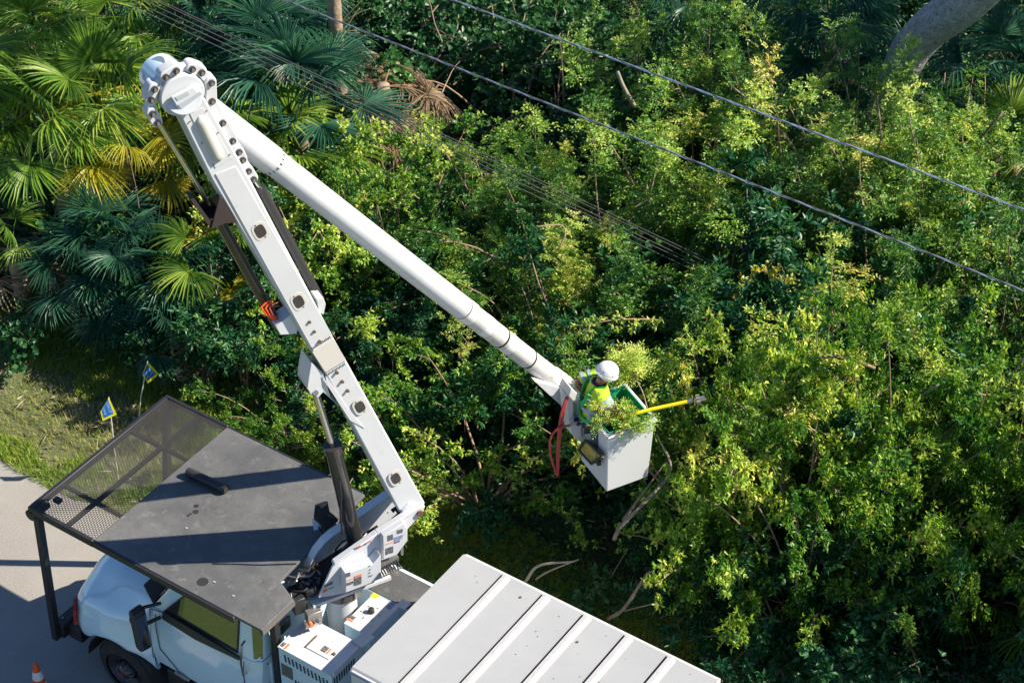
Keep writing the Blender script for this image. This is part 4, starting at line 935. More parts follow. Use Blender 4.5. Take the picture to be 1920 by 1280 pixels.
# ---- free branches
def wood_thing(name, pts, r0, r1, m, label, cat, group=None, n=8):
    p = smooth(pts, 5); return tag(put(name, (lambda mb: raw(name, mb.v, mb.f, M[m], True))(MB().tube(p, list(np.linspace(r0, r1, len(p))), n))), label, cat, group)
def leafy_branch(name, pts, r0, label, cat, mt='leafA', twl=.35, ntw=22, leafL=.055, leafW=.022, per_m=26, compound=7, t0=.25, wood='twig', rb=.5, parentloc=None):
    p = np.array(smooth(pts, 5)); mb = MB().tube(p, list(np.linspace(r0, .004, len(p))), 7)
    r = empty(name, p[0], label, cat); wo = put('stem', raw('stem', mb.v, mb.f, M[wood], True), r)
    lv = Leaves(); tw_ = MB()
    for k in range(ntw):
        i = int(len(p) * (t0 + (1 - t0) * rng.uniform())) - 1; i = max(1, min(len(p) - 2, i)); d = unit(p[i + 1] - p[i - 1]); s_ = unit(np.cross(d, rng.normal(0, 1, 3)))
        tw = bez(p[i], unit(d * .7 + s_), twl * rng.uniform(.5, 1.2), .15, 5, .12); spray(lv, tw, leafL, leafW, per_m, compound, rb); tw_.tube(tw, [.005, .004, .003, .002, .002], 3, cap=False)
    put('leaves', lv.mesh('leaves', M[mt]), r); put('twigs', raw('twigs', tw_.v, tw_.f, M[wood], True), r)
    return r

# ------------------------------------------------------------------ the worker
def skinned(name, verts, edges, radii, mt, parent, root=0, sub=2):
    me = bpy.data.meshes.new(name); me.from_pydata([tuple(map(float, v)) for v in verts], edges, []); me.update()
    o = bpy.data.objects.new(name, me); col.objects.link(o)
    if parent:
        o.parent = parent
        if parent.type == 'EMPTY': o.matrix_parent_inverse = Matrix.Translation(-parent.location)
    md = o.modifiers.new('skin', 'SKIN'); md.use_smooth_shade = True; md.use_x_symmetry = False
    for i, r in enumerate(radii):
        s_ = me.skin_vertices[0].data[i]; s_.radius = (r, r) if not hasattr(r, '__len__') else r; s_.use_root = (i == root)
    ss = o.modifiers.new('sub', 'SUBSURF'); ss.levels = sub; ss.render_levels = sub
    me.materials.append(M[mt]); return o
Fc = unit(BD * .9 - BN * .35); Lf = np.cross(ZZ, Fc)            # facing, and the worker's left
hip = onz(1117, 786, 4.30); neck = bl(3.87, 4.84, -.33)
head = onz(1138, 697, 5.02)
neck = onz(1124, 716, 4.84); chest = neck * .5 + hip * .5 + ZZ * .08 - Fc * .03; belly = hip * .6 + chest * .4
shL = neck + Lf * .22 - ZZ * .06 - Fc * .02; shR = neck - Lf * .22 - ZZ * .07
elL = onz(1079, 715, 4.72); haL = onz(1094, 738, 4.60); elR = onz(1143, 765, 4.62); haR = onz(1163, 778, 4.5)
knL = hip + Lf * .12 - ZZ * .42 + Fc * .05; ftL = bl(3.86, 3.46, -.12); knR = hip - Lf * .12 - ZZ * .42 + Fc * .06; ftR = bl(3.86, 3.46, -.42)
hL = hip + Lf * .1 - ZZ * .04; hR = hip - Lf * .1 - ZZ * .04
W_ = empty('person', bl(3.86, 3.42, -.27), 'worker in white helmet and yellow shirt with green harness, leaning in the bucket', 'person')
V_ = [hip, belly, chest, neck, head - ZZ * .05, shL, elL, haL, shR, elR, haR, hL, knL, ftL, ftL + Fc * .16, hR, knR, ftR, ftR + Fc * .16]
E_ = [(0, 1), (1, 2), (2, 3), (3, 4), (2, 5), (5, 6), (6, 7), (2, 8), (8, 9), (9, 10), (0, 11), (11, 12), (12, 13), (13, 14), (0, 15), (15, 16), (16, 17), (17, 18)]
Rd = [(.14, .11), (.14, .105), (.15, .11), .058, .085, .06, .045, .03, .06, .045, .03, .085, .06, .045, .03, .085, .06, .045, .03]
skinned('body', V_, E_, Rd, 'skin', W_)
skinned('shirt', [hip - ZZ * .02, belly, chest, neck - ZZ * .05, shL, (shL + elL) / 2, elL * .85 + shL * .15, shR, (shR + elR) / 2, elR * .85 + shR * .15],
        [(0, 1), (1, 2), (2, 3), (2, 4), (4, 5), (5, 6), (2, 7), (7, 8), (8, 9)], [(.21, .18), (.205, .175), (.22, .18), .1, .115, .1, .088, .115, .1, .088], 'vis', W_)
skinned('trousers', [hip, hL - ZZ * .02, knL, ftL + ZZ * .05, hR - ZZ * .02, knR, ftR + ZZ * .05], [(0, 1), (1, 2), (2, 3), (0, 4), (4, 5), (5, 6)], [(.165, .13), .11, .08, .065, .11, .08, .065], 'jeans', W_)
def finger_hand(c, d, side, m='skin'):
    vs = [c, c + d * .07]; ed = [(0, 1)]; rd = [.028, (.038, .018)]
    for k in range(4):
        o = side * (k - 1.5) * .021; ln_ = (.075, .085, .08, .062)[k]; b = len(vs)
        vs += [c + d * .085 + o, c + d * (.085 + ln_ * .5) + o - ZZ * .012, c + d * (.085 + ln_ * .75) + o - ZZ * .04]; ed += [(1, b), (b, b + 1), (b + 1, b + 2)]; rd += [.0095, .009, .008]
    b = len(vs); vs += [c + d * .03 + side * .04 - ZZ * .01, c + d * .07 + side * .055 - ZZ * .03]; ed += [(0, b), (b, b + 1)]; rd += [.011, .009]
    return skinned('hand', vs, ed, rd, m, W_, 0, 1)
finger_hand(haL, unit(haL - elL), unit(np.cross(unit(haL - elL), ZZ))); finger_hand(haR, unit(haR - elR), unit(np.cross(unit(haR - elR), ZZ)), 'orange')
# helmet, hair and face
hm = MB(); hz = head
hm.ball((0, 0, 0), .158, .132, .158, 28, 10, half=True); hm.tube([(0, 0, 0), (0, 0, -.045)], [.145, .14], 24, cap=False)
tilt = Matrix.Rotation(D2R(26), 3, Vector(tuple(Lf)))
def hxf(p): 
    q = Vector((0, 0, 0)) + Vector(tuple(Fc)) * p[0] + Vector(tuple(Lf)) * p[1] + Vector((0, 0, 1)) * p[2]; q = tilt @ q; return tuple(np.array(q) + hz)
def hput(name, mb, m, par=None, bevel=0, lab=None):
    mb.v = [hxf(p) for p in mb.v]; return pt(name, mb, m, par or W_, 50, bevel, lab)
hel = hput('helmet', hm, 'helmet', lab='white climbing helmet with vent slots')
rm = MB()
rm.tube([(.16 * math.cos(a), .13 * math.sin(a), -.004 - .01 * abs(math.sin(a))) for a in np.linspace(0, 2 * math.pi, 29)], .011, 6); hput('helmet_rim', rm, 'helmet', hel)
for a, z in ((.5, .05), (-.5, .05), (2.2, .05), (-2.2, .05), (1.3, .04), (-1.3, .04)):
    v = MB(); e = math.asin(z / .135); c = math.cos(e); v.ball((.153 * c * math.cos(a), .123 * c * math.sin(a), z), .016, .016, .009, 8, 4); hput('vent', v, 'stain', hel)
v = MB(); v.tube([(.157 * math.cos(e) * math.cos(.0), 0, .137 * math.sin(e)) for e in np.linspace(.15, 2.9, 14)], .008, 6); v.v = [(p[0] if True else 0, p[1], p[2]) for p in v.v]; hput('helmet_ridge', v, 'helmet', hel)
fc = MB(); fc.ball((.012, 0, -.05), .095, .078, .125, 16, 12); hput('face', fc, 'skin')
ns = MB(); ns.ball((.108, 0, -.07), .018, .012, .022, 8, 6); hput('nose', ns, 'skin')
for s_ in (-1, 1):
    e_ = MB(); e_.ball((.02, s_ * .08, -.055), .018, .012, .03, 8, 6); hput('ear', e_, 'skin')
    e_ = MB(); e_.ball((.098, s_ * .032, -.035), .012, .014, .007, 8, 5); hput('eye', e_, 'helmet'); e_ = MB(); e_.ball((.108, s_ * .032, -.035), .005, .006, .006, 6, 4); hput('iris', e_, 'stain')
    e_ = MB(); e_.tube([(.06, s_ * .09, 0), (.05, s_ * .085, -.08), (.06, s_ * .03, -.165), (.06, 0, -.17)], .006, 6); hput('chin_strap', e_, 'decred')
mo_ = MB(); mo_.cbox((.095, 0, -.11), (.01, 0, 0), (0, .045, 0), (0, 0, .008)); hput('mouth', mo_, 'maroon')
hr = MB(); hr.ball((-.012, 0, -.045), .096, .084, .09, 14, 8); hput('hair', hr, 'navy')
co = MB(); co.tube([neck + (Fc * math.cos(a) * .085 + Lf * math.sin(a) * .085) - ZZ * .015 + ZZ * .02 * math.cos(a) * -1 for a in np.linspace(0, 2 * math.pi, 17)], .024, 8); pt('collar', co, 'navy', W_)
# harness straps and reflective bands
def strap(pts, w_, m, name='harness_strap'):
    pts = smooth(pts, 5); mb = MB(); k = len(pts)
    for i in range(k - 1):
        d = pts[i + 1] - pts[i]; o = unit((pts[i] + pts[i + 1]) / 2 - (chest + ZZ * ((pts[i][2] + pts[i + 1][2]) / 2 - chest[2]))); s_ = unit(np.cross(d, o)) * w_
        mb.obox(pts[i] - s_ / 2, d * 1.05, s_, o * .012)
    pt(name, mb, m, W_)
bk_ = -Fc
def surf(a, z, r=.17):                     # point on the torso at angle a from the back towards the worker's right
    t = (z - hip[2]) / (neck[2] - hip[2]); ax = hip * (1 - t) + neck * t
    return ax + (bk_ * math.cos(a) - Lf * math.sin(a)) * r + 0 * ZZ
zt = neck[2]
strap([neck + Lf * .12 + Fc * .05 - ZZ * .0, neck + Lf * .13 + bk_ * .10 - ZZ * .03, surf(-.5, zt - .18, .215), surf(-.2, zt - .32, .22), surf(.1, zt - .42, .225)], .065, 'green')
strap([neck - Lf * .12 + Fc * .05 + ZZ * .0, neck - Lf * .13 + bk_ * .10 - ZZ * .02, surf(.6, zt - .16, .225), surf(.25, zt - .27, .225), surf(-.3, zt - .37, .22)], .065, 'green')
strap([surf(a, hip[2] + .10, .22) for a in np.linspace(-1.9, 1.9, 9)], .06, 'green', 'waist_belt')
strap([surf(a, hip[2] + .24, .215) for a in np.linspace(-1.9, 1.9, 9)], .06, 'grey', 'reflective_band')
strap([surf(.95, z, .217) for z in (zt - .1, zt - .25, hip[2] + .05)], .05, 'grey', 'reflective_band')
for t in (.28, .62):
    c = shL * (1 - t) + elL * t; d = unit(elL - shL); pt('sleeve_band', MB().cyl(c - d * .022, c + d * .022, .108 - .014 * t, n=20), 'grey', W_)
    c = shR * (1 - t) + elR * t; d = unit(elR - shR); pt('sleeve_band', MB().cyl(c - d * .022, c + d * .022, .108 - .014 * t, n=20), 'grey', W_)
# pole saw
sA = onz(1133, 790, 4.46); sB = onz(1222, 767, 4.52); sC = onz(1292, 752, 4.62)
SW = empty('pole_saw', sA, 'yellow pole saw held out over the right edge of the bucket', 'saw')
pt('pole', MB().tube([sA, sB, sC], .026, 12), 'sawyel', SW)
pt('handle', MB().tube([sA - unit(sB - sA) * .2, sA], .035, 12), 'darkplastic', SW)
hd_ = unit(sC - sB); pt('saw_head', MB().tube([sC - hd_ * .02, sC + hd_ * .05], [.028, .032], 10), 'steel', SW)
for k in range(6):
    a = k * math.pi / 3; e1_ = unit(np.cross(hd_, ZZ)); e2_ = np.cross(hd_, e1_)
    pt('saw_blade_tooth', MB().cbox(sC + hd_ * .12 + (e1_ * math.cos(a) + e2_ * math.sin(a)) * .05, hd_ * .05, e1_ * .022, e2_ * .022), 'deadwood', SW)
pt('saw_blade', MB().cbox(sC + hd_ * .14, hd_ * .14, e1_ * .09, e2_ * .012), 'steel', SW)
# cut sprays resting on the rim
def BQ(px, py, z): return onz(px, py, z)
leafy_branch('cut_branch', [BQ(1098, 800, 4.48), BQ(1130, 786, 4.55), BQ(1165, 775, 4.56), BQ(1208, 792, 4.48)], .012, 'green cut spray lying across the bucket in front of the worker', 'branch', twl=.19, ntw=30, leafL=.042, leafW=.014, per_m=44, t0=.05, rb=.7)
leafy_branch('cut_branch', [BQ(1150, 812, 4.42), BQ(1175, 803, 4.44), BQ(1200, 797, 4.44), BQ(1228, 775, 4.46)], .012, 'thin cut twig resting on the lower rim of the bucket', 'branch', twl=.14, ntw=22, leafL=.045, leafW=.017, per_m=34, t0=.05, rb=.6)
leafy_branch('cut_branch', [BQ(1108, 770, 4.62), BQ(1125, 762, 4.68), BQ(1150, 768, 4.66), BQ(1170, 770, 4.6)], .01, 'yellow-green spray heaped against the worker\'s side', 'branch', twl=.15, ntw=16, leafL=.042, leafW=.013, per_m=40, t0=.05, rb=.9)
leafy_branch('upright_twig', [BQ(1214, 768, 4.45), BQ(1205, 735, 4.6), BQ(1190, 705, 4.72), BQ(1178, 665, 4.95)], .011, 'feathery twig standing up behind the bucket, its tip beside the helmet', 'branch', twl=.3, ntw=30, leafL=.06, leafW=.014, per_m=40, t0=.62, rb=.85)
wood_thing('cut_limb', [onz(1152, 1010, 2.6), onz(1165, 985, 2.9), onz(1215, 935, 3.2), onz(1258, 880, 3.4), onz(1232, 815, 3.5)], .032, .014, 'bark', 'bare brown limb hanging below the bucket', 'branch')
wood_thing('cut_limb', [onz(1168, 975, 2.9), onz(1205, 925, 3.1), onz(1250, 865, 3.4)], .022, .012, 'twig', 'thin bare stick beside the hanging brown limb', 'branch')

# ------------------------------------------------------------------ flags, cone, cables
def flag(base, quad, inner, tx, label):
    B = onz(*base, 0.); nrm = -np.array([math.cos(D2R(-26)), math.sin(D2R(-26)), 0])
    f = lambda px, py, o=0.: onpl(px, py, B - nrm * o, nrm)
    r = empty('drop_zone_flag', B, label, 'flag')
    top = f(*quad[0]); pt('pole', MB().tube([B, f(*tx['mid']), top - ZZ * .0], .009, 8), 'pole', r)
    fl_ = pt('flag_cloth', MB().prism([f(*q, .012) for q in quad], -nrm * .002), 'yelflag', r)
    pt('blue_field', MB().prism([f(*q, .0155) for q in inner], -nrm * .0012), 'blueflag', fl_)
    for body, p, sz in tx['lines']:
        cu = bpy.data.curves.new('lettering', 'FONT'); cu.body = body; cu.size = 1; tmp = bpy.data.objects.new('lettering', cu); col.objects.link(tmp)
        bpy.context.view_layer.update(); me = bpy.data.meshes.new_from_object(tmp.evaluated_get(bpy.context.evaluated_depsgraph_get())); bpy.data.objects.remove(tmp)
        p0 = f(*p[0], .019); ux = f(*p[1], .019) - p0; wx = max(v.co.x for v in me.vertices); uy = f(*p[2], .019) - p0; hy = .72
        for v in me.vertices:
            x, y = v.co.x / wx, v.co.y / hy; v.co = Vector(tuple(p0 + ux * x + uy * y))
        me.materials.clear(); me.materials.append(M['whiteflag']); put('lettering', me, r); 
def c8(x, y): return (170 + x / 8, 660 + y / 8)
flag((222, 897), [c8(272, 680), c8(390, 935), c8(180, 1032), c8(146, 890)], [c8(258, 705), c8(345, 920), c8(195, 992), c8(165, 872)],
     {'mid': (215, 845), 'lines': [('DROP', (c8(218, 765), c8(292, 925), c8(258, 742)), 1), ('ONE', (c8(172, 835), c8(212, 950), c8(204, 818)), 1)]}, 'blue and yellow drop zone flag nearer the road, its pole seen through the mesh')
flag((259, 800), [c8(855, 140), c8(1025, 328), c8(858, 474), c8(775, 330)], [c8(845, 185), c8(980, 322), c8(862, 432), c8(792, 325)],
     {'mid': (264, 745), 'lines': [('DROP', (c8(832, 232), c8(925, 340), c8(862, 196)), 1), ('ONE', (c8(796, 302), c8(862, 400), c8(830, 272)), 1)]}, 'blue and yellow drop zone flag farther from the road, by the bushes')
cz = onz(66, 1243, .7); cx_, cy_ = cz[0], cz[1]
CN = empty('traffic_cone', (cx_, cy_, 0), 'orange traffic cone with a white collar on the shaded road', 'cone')
pt('cone_body', MB().tube([(cx_, cy_, .03), (cx_, cy_, .35), (cx_, cy_, .69), (cx_, cy_, .70)], [.15, .09, .032, .02], 28), 'orange', CN)
pt('collar', MB().tube([(cx_, cy_, .42), (cx_, cy_, .56)], [.0815, .0565], 28, cap=False), 'reflect', CN)
pt('collar', MB().tube([(cx_, cy_, .27), (cx_, cy_, .34)], [.109, .0955], 28, cap=False), 'reflect', CN)
pt('cone_base', MB().box((cx_ - .19, cy_ - .19, .002), (cx_ + .19, cy_ + .19, .035)), 'orange', CN, bevel=.01)
def cable(p, q, ext0, ext1, mats, r, pitch, label, name='power_cable', rad=None):
    p, q = np.array(p), np.array(q); d = unit(q - p); p2 = p - d * ext0; q2 = q + d * ext1; L_ = np.linalg.norm(q2 - p2); n_ = int(L_ / pitch * 8); ro = empty(name, p2, label, 'cable')
    e1 = unit(np.cross(d, ZZ)); e2 = np.cross(d, e1)
    for k, m_ in enumerate(mats):
        ph = 2 * math.pi * k / len(mats); rr_ = (r * 1.1 if len(mats) > 1 else 0)
        pts = [p2 + d * L_ * i / n_ + (e1 * math.cos(ph + i * math.pi / 4) + e2 * math.sin(ph + i * math.pi / 4)) * rr_ for i in range(n_ + 1)]
        pt('strand', MB().tube(pts, r, 6), m_, ro)
M['alu'] = mat('bare_aluminium', (.72, .74, .78), .3, metal=.8)
M['cabledark'] = mat('dark_cable', (.12, .12, .14), .4)
cable(onz(524, -3, 6.5), onz(1920, 545, 6.4), 14, 10, ['alu', 'cabledark', 'cabledark'], .0075, .5, 'twisted grey power cable, the lower of the two thick cables over the bushes')
cable(onz(840, -3, 6.6), onz(1920, 393, 6.5), 14, 10, ['alu', 'alu', 'cabledark'], .0078, .5, 'bright silver power cable, the upper of the two thick cables')
M['thin'] = mat('thin_wire', (.10, .09, .1), .6)
for k, (ya, yb, lab) in enumerate(((-8, 540, 'topmost'), (-4, 546, 'second'), (6, 556, 'third'), (16, 562, 'fourth'), (27, 572, 'lowest'))):
    cable(onz(280, ya, 5.6), onz(1440, yb, 2.6), 12, 8, ['thin'], .0055, 2, 'thin dark wire, the %s of the five low wires crossing the palms' % lab, 'thin_wire')
OR = ['first', 'second', 'third', 'fourth', 'fifth', 'sixth', 'seventh', 'eighth', 'ninth', 'tenth', 'eleventh', 'twelfth', 'thirteenth', 'fourteenth', 'fifteenth', 'sixteenth', 'seventeenth', 'eighteenth', 'nineteenth', 'twentieth']
# ------------------------------------------------------------------ planting
def gxy(px, py, z): q = onz(px, py, z); return q[0], q[1]
# featured shrubs: where their top shows in the photograph, their height, kind, label
SH = [
 (640, 300, 3.4, 'bright', 'bright yellow-green shrub just above the bend of the round boom'),
 (745, 300, 3.5, 'bright', 'sunlit shrub at the edge of the dark hollow right of the upper boom'),
 (700, 420, 2.7, 'bright', 'sunlit lower shrub close above the middle of the round boom'),
 (560, 470, 2.4, 'dome', 'green shrub showing between the two booms at mid height'),
 (985, 270, 3.6, 'tall', 'sunlit shrub left of the centre of the lower cable'),
 (1100, 330, 4.2, 'loose', 'broad sunlit shrub under the lower cable'),
 (975, 350, 3.2, 'tall', 'arching shrub with lit tips reaching into the dark hollow'),
 (1005, 470, 3.0, 'tall', 'arching shrub with pale lit tips near the picture centre'),
 (1200, 390, 3.2, 'loose', 'dense green shrub below the lower cable, right of centre'),
 (900, 730, 2.5, 'bright', 'small yellow-lit shrub right below the round boom'),
 (1330, 60, 4.6, 'tall', 'tall bright shrub at the top edge, left of the oak'),
 (1430, 110, 4.6, 'tall', 'tall bright shrub with airy tips right of the topmost one'),
 (1250, 60, 4.2, 'loose', 'sunlit shrub at the top edge where the upper cable passes below'),
 (1340, 240, 4.4, 'loose', 'sunlit shrub crossed by the upper cable'),
 (1480, 200, 4.6, 'loose', 'wide pale green shrub above the upper cable'),
 (1648, 150, 4.7, 'tall', 'slender shoot standing alone against the dark, left of the oak trunk'),
 (1712, 245, 4.4, 'tall', 'feathery shrub in front of the foot of the oak trunk'),
 (1620, 250, 4.4, 'loose', 'pale shrub right of the slender shoot'),
 (1760, 300, 4.6, 'loose', 'rounded bright shrub above the right end of the upper cable'),
 (1855, 265, 4.5, 'tall', 'feathery shrub right of the oak trunk'),
 (1880, 330, 5.2, 'loose', 'shrub whose tip hides a piece of the upper cable'),
 (1500, 330, 3.9, 'loose', 'shrub between the two cables, right of the middle'),
 (1640, 400, 3.9, 'loose', 'shrub just above the lower cable on the right'),
 (1380, 420, 2.0, 'vine', 'shaded vine-covered mound between the cable and the hollow'),
 (1500, 480, 2.0, 'vine', 'dark vine-covered mound under the lower cable'),
 (1460, 620, 4.7, 'loose', 'feathery shrub above the bowed bare branch'),
 (1580, 620, 4.6, 'loose', 'wispy shrub behind the bowed bare branch'),
 (1410, 700, 4.7, 'bright', 'bright shrub beside the tip of the pole saw'),
 (1540, 720, 4.8, 'bright', 'bright shrub below the bowed bare branch'),
 (1640, 740, 4.7, 'bright', 'bright shrub right of the middle of the lit thicket'),
 (1440, 850, 3.6, 'bright', 'yellow-green shrub right of the white bucket'),
 (1530, 820, 4.3, 'bright', 'sunlit shrub in the heart of the right-hand thicket'),
 (1580, 800, 4.4, 'bright', 'sunlit shrub low in the right-hand thicket'),
 (1760, 690, 4.7, 'bright', 'pale glossy shrub at the right side below the cables'),
 (1860, 700, 4.6, 'loose', 'shrub at the right edge below the cable'),
 (1860, 790, 4.4, 'bright', 'half-lit shrub at the right edge, lower down'),
 (1710, 930, 3.2, 'dome', 'half-shaded shrub under the pale glossy one'),
 (1290, 965, 1.9, 'dome', 'dim shrub below the white bucket'),
 (1530, 980, 2.7, 'dome', 'trailing shrub at the lower edge of the lit thicket'),
 (1640, 1080, 2.2, 'dome', 'dim shrub with pale tips in the lower right'),
 (1520, 470, 3.5, 'dome', 'tall dark bush right of the hollow, under the lower cable'),
 (1610, 530, 3.7, 'dome', 'tall dark bush above the wispy shrubs at right'),
 (1500, 560, 3.3, 'dome', 'dark bush at the right rim of the hollow'),
 (1130, 560, 2.9, 'dome', 'dark bush right of the middle of the upper boom'),
 (1060, 640, 2.5, 'dome', 'dark bush just above the boom tip'),
 (930, 430, 2.5, 'dome', 'dark bush at the left rim of the central hollow'),
 (450, 560, 2.0, 'dome', 'dense bush behind the dark cylinder of the boom'),
 (410, 520, 1.8, 'dome', 'bright green low bush near the grass verge'),
 (530, 690, 1.8, 'bright', 'low sunlit bush left of the lower boom'),
 (700, 620, 1.7, 'dome', 'dark bush between the booms, low in the shade'),
 (800, 560, 1.8, 'dome', 'dark bush under the round boom'),
 (180, 320, 2.3, 'vine', 'dark vine mound under the sunlit palm leaves'),
 (60, 330, 2.2, 'vine', 'dark vine mound at the left edge'),
 (330, 380, 2.0, 'vine', 'vine mound left of the lower boom'),
 (840, 240, 2.2, 'vine', 'olive vine tangle beneath the lower cable'),
 (740, 40, 2.6, 'vine', 'dark vines hanging beside the palm trunk'),
 (960, 60, 2.8, 'vine', 'shaded vine wall under the upper cable'),
 (1080, 130, 2.6, 'vine', 'shaded vine wall between the two cables'),
]
taken = []
for i, (px, py, h, kind, lab) in enumerate(SH):
    x, y = gxy(px, py, h * .93); taken.append((x, y))
    place_shrub(kind, i, x, y, h, rng.uniform(0, 6.28), lab, sc=(.66 if h < 2 else .8 if px == 1440 else 1.02 if px > 1250 and py > 650 else 1.08) if kind in ('loose', 'bright', 'tall') else None)
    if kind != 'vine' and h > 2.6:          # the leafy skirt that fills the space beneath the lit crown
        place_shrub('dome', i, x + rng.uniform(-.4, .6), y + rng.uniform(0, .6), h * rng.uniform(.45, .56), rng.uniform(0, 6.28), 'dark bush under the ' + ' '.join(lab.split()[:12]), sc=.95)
# palms
PL = [
 (70, 70, 3.0, 9, 'g', 1.1, 'large fan palm in the top left corner', None, 0),
 (200, 165, 3.2, 8, 'g', 1.15, 'sunlit fan palm left of the boom elbow', ['y', 'y'], 0),
 (95, 205, 3.0, 6, 'g', 1.2, 'sunlit fan palm at the left edge', ['y'], 0),
 (225, 255, 2.5, 5, 'y', .95, 'sun-yellow fan palm below the sunlit ones', None, 0),
 (225, 30, 3.0, 8, 'g', 1.05, 'fan palm at the top edge left of the boom elbow', None, 0),
 (420, 170, 2.8, 7, 'g', 1.1, 'fan palm peeping out right of the boom elbow', None, 0),
 (400, 40, 3.0, 7, 'b', 1.05, 'shaded fan palm above the boom elbow', None, 0),
 (560, 170, 3.0, 9, 'b', 1.35, 'big blue-green fan palm under the palm trunk', None, 0),
 (510, 80, 3.1, 8, 'b', 1.25, 'blue-green fan palm left of the palm trunk', None, 0),
 (520, 260, 2.6, 7, 'g', 1.15, 'blue-green fan palm right of the round boom top', None, 0),
 (395, 450, 1.9, 4, 'g', .85, 'fan palm lit below the dark brown bracket', ['y', 'y'], 0),
 (205, 430, 1.7, 9, 'b', .95, 'dark blue-green palm clump in the shade at left', None, 0),
 (130, 480, 1.4, 9, 'b', .9, 'low dark palm clump left of the others', None, 0),
 (290, 480, 1.5, 9, 'b', .95, 'low dark palm clump near the grass verge', None, 0),
 (330, 600, 1.0, 6, 'b', .7, 'small dark palm by the grass verge', ['d', 'd'], 0),
 (20, 430, 1.6, 6, 'g', .8, 'half-dead palm at the left edge', ['d', 'd', 'd', 'd'], 0),
 (1560, 10, 3.6, 9, 'b', 1.15, 'dark palm in the shade left of the oak', None, 0),
 (1600, 70, 2.6, 7, 'b', 1.1, 'dark palm behind the slender shoot', None, 0),
 (1890, 120, 3.2, 9, 'b', 1.2, 'dark palm right of the oak trunk', None, 0),
 (1910, 260, 3.0, 7, 'g', 1.1, 'palm at the right edge beneath the oak', None, 0),
 (1900, 1130, 1.2, 7, 'g', 1.0, 'low palm with dead leaves in the lower right corner', ['d', 'd', 'd', 'd'], 0),
 (1560, 1190, .9, 5, 'b', .9, 'low shaded palm in the lower right', ['d', 'd', 'd'], 0),
 (-60, 130, 3.2, 8, 'g', 1.2, 'fan palm just entering at the left edge', None, 0),
 (480, -30, 3.2, 8, 'b', 1.15, 'dark palm cut by the top edge', None, 0),
 (1280, -40, 3.6, 8, 'b', 1.15, 'dark palm cut by the top edge above the shrubs', None, 0),
]
for px, py, h, nf, key, sc, lab, extra, _ in PL:
    x, y = gxy(px, py, h + .25); taken.append((x, y))
    palm(x, y, 0, h - .25, nf + 2, key, lab, sc * 1.02, (-30, 72), extra=extra)
# dead thatch of a fallen palm beside the trunk
for k, (px, py) in enumerate(((720, 160), (680, 180),  (620, 120))):
    x, y = gxy(px, py, 2.3); palm(x, y, 0, 2.3, 13, 'd', ['heap of dead palm fronds glowing brown below the lower cable', 'dead palm fronds hanging left of the brown heap', 'dead fronds at the foot of the palm trunk'][k], 1.0, (-40, 30), cat='dead palm')
# the tall palm whose trunk leaves the picture
def big_trunk(name, pts, r0, r1, m, label, cat, n=18, ringy=False):
    p = smooth(pts, 10); rs = list(np.linspace(r0, r1, len(p)))
    if ringy: rs = [r * (1 + .045 * (i % 2)) for i, r in enumerate(rs)]
    rt = empty(name, p[0], label, cat); mb = MB().tube(p, rs, n); o = put('trunk', raw('trunk', mb.v, mb.f, M[m], True), rt); return rt, p
tb = onz(632, 90, 3.4)
rt, p = big_trunk('cabbage_palm', [tb * [1, 1, 0], tb * [1, 1, .5] + [.03, 0, 0], tb, tb + [-.03, .02, 1.5], tb + [0, 0, 3.2], tb + [.05, .05, 4.4]], .13, .11, 'palmbark', 'tall palm with a bare ringed trunk leaving the picture at the top', 'palm', 20, True)
for i in range(14):
    o = bpy.data.objects.new('frond', random.choice(FR['g'])); col.objects.link(o); o.parent = rt
    o.location = tuple(p[-1] - np.array(rt.location)); o.rotation_euler = (0, -D2R(random.uniform(-20, 70)) + .35, i * 2.4); o.scale = (1.3,) * 3
# the oak
oa = onz(1683, 150, 3.4); ob_ = onz(1735, 62, 4.4); oc_ = onz(1815, 0, 5.2)
rt, p = big_trunk('oak_tree', [oa - np.array([.5, -.2, 3.4]), oa, ob_, oc_, oc_ + (oc_ - ob_) * 1.3 + ZZ * .3], .30, .38, 'oakbark', 'old oak whose thick pale trunk leans across the upper right corner', 'tree', 22)
lbm = MB(); e_ = p[-1]
for k in range(7):
    a = k * .9; tip_ = e_ + np.array([math.cos(a) * 1.6 + 1.5, math.sin(a) * 1.6 + 2., 1.8]); lbm.tube(smooth([e_, (e_ + tip_) / 2 + ZZ * .4, tip_]), list(np.linspace(.16, .03, 11)), 8)
put('limb', raw('limb', lbm.v, lbm.f, M['oakbark'], True), rt)
for k in range(4):
    a = k * 1.57 + .4; o = bpy.data.objects.new('crown', VAR['bright'][k % 2][0]); col.objects.link(o); o.parent = rt
    o.location = tuple(e_ - np.array(rt.location) + np.array([math.cos(a) * 1.3 + 2.5, math.sin(a) * 1.3 + 3.6, 1.3])); o.scale = (1.3, 1.3, .9); o.rotation_euler = (0, 0, a)
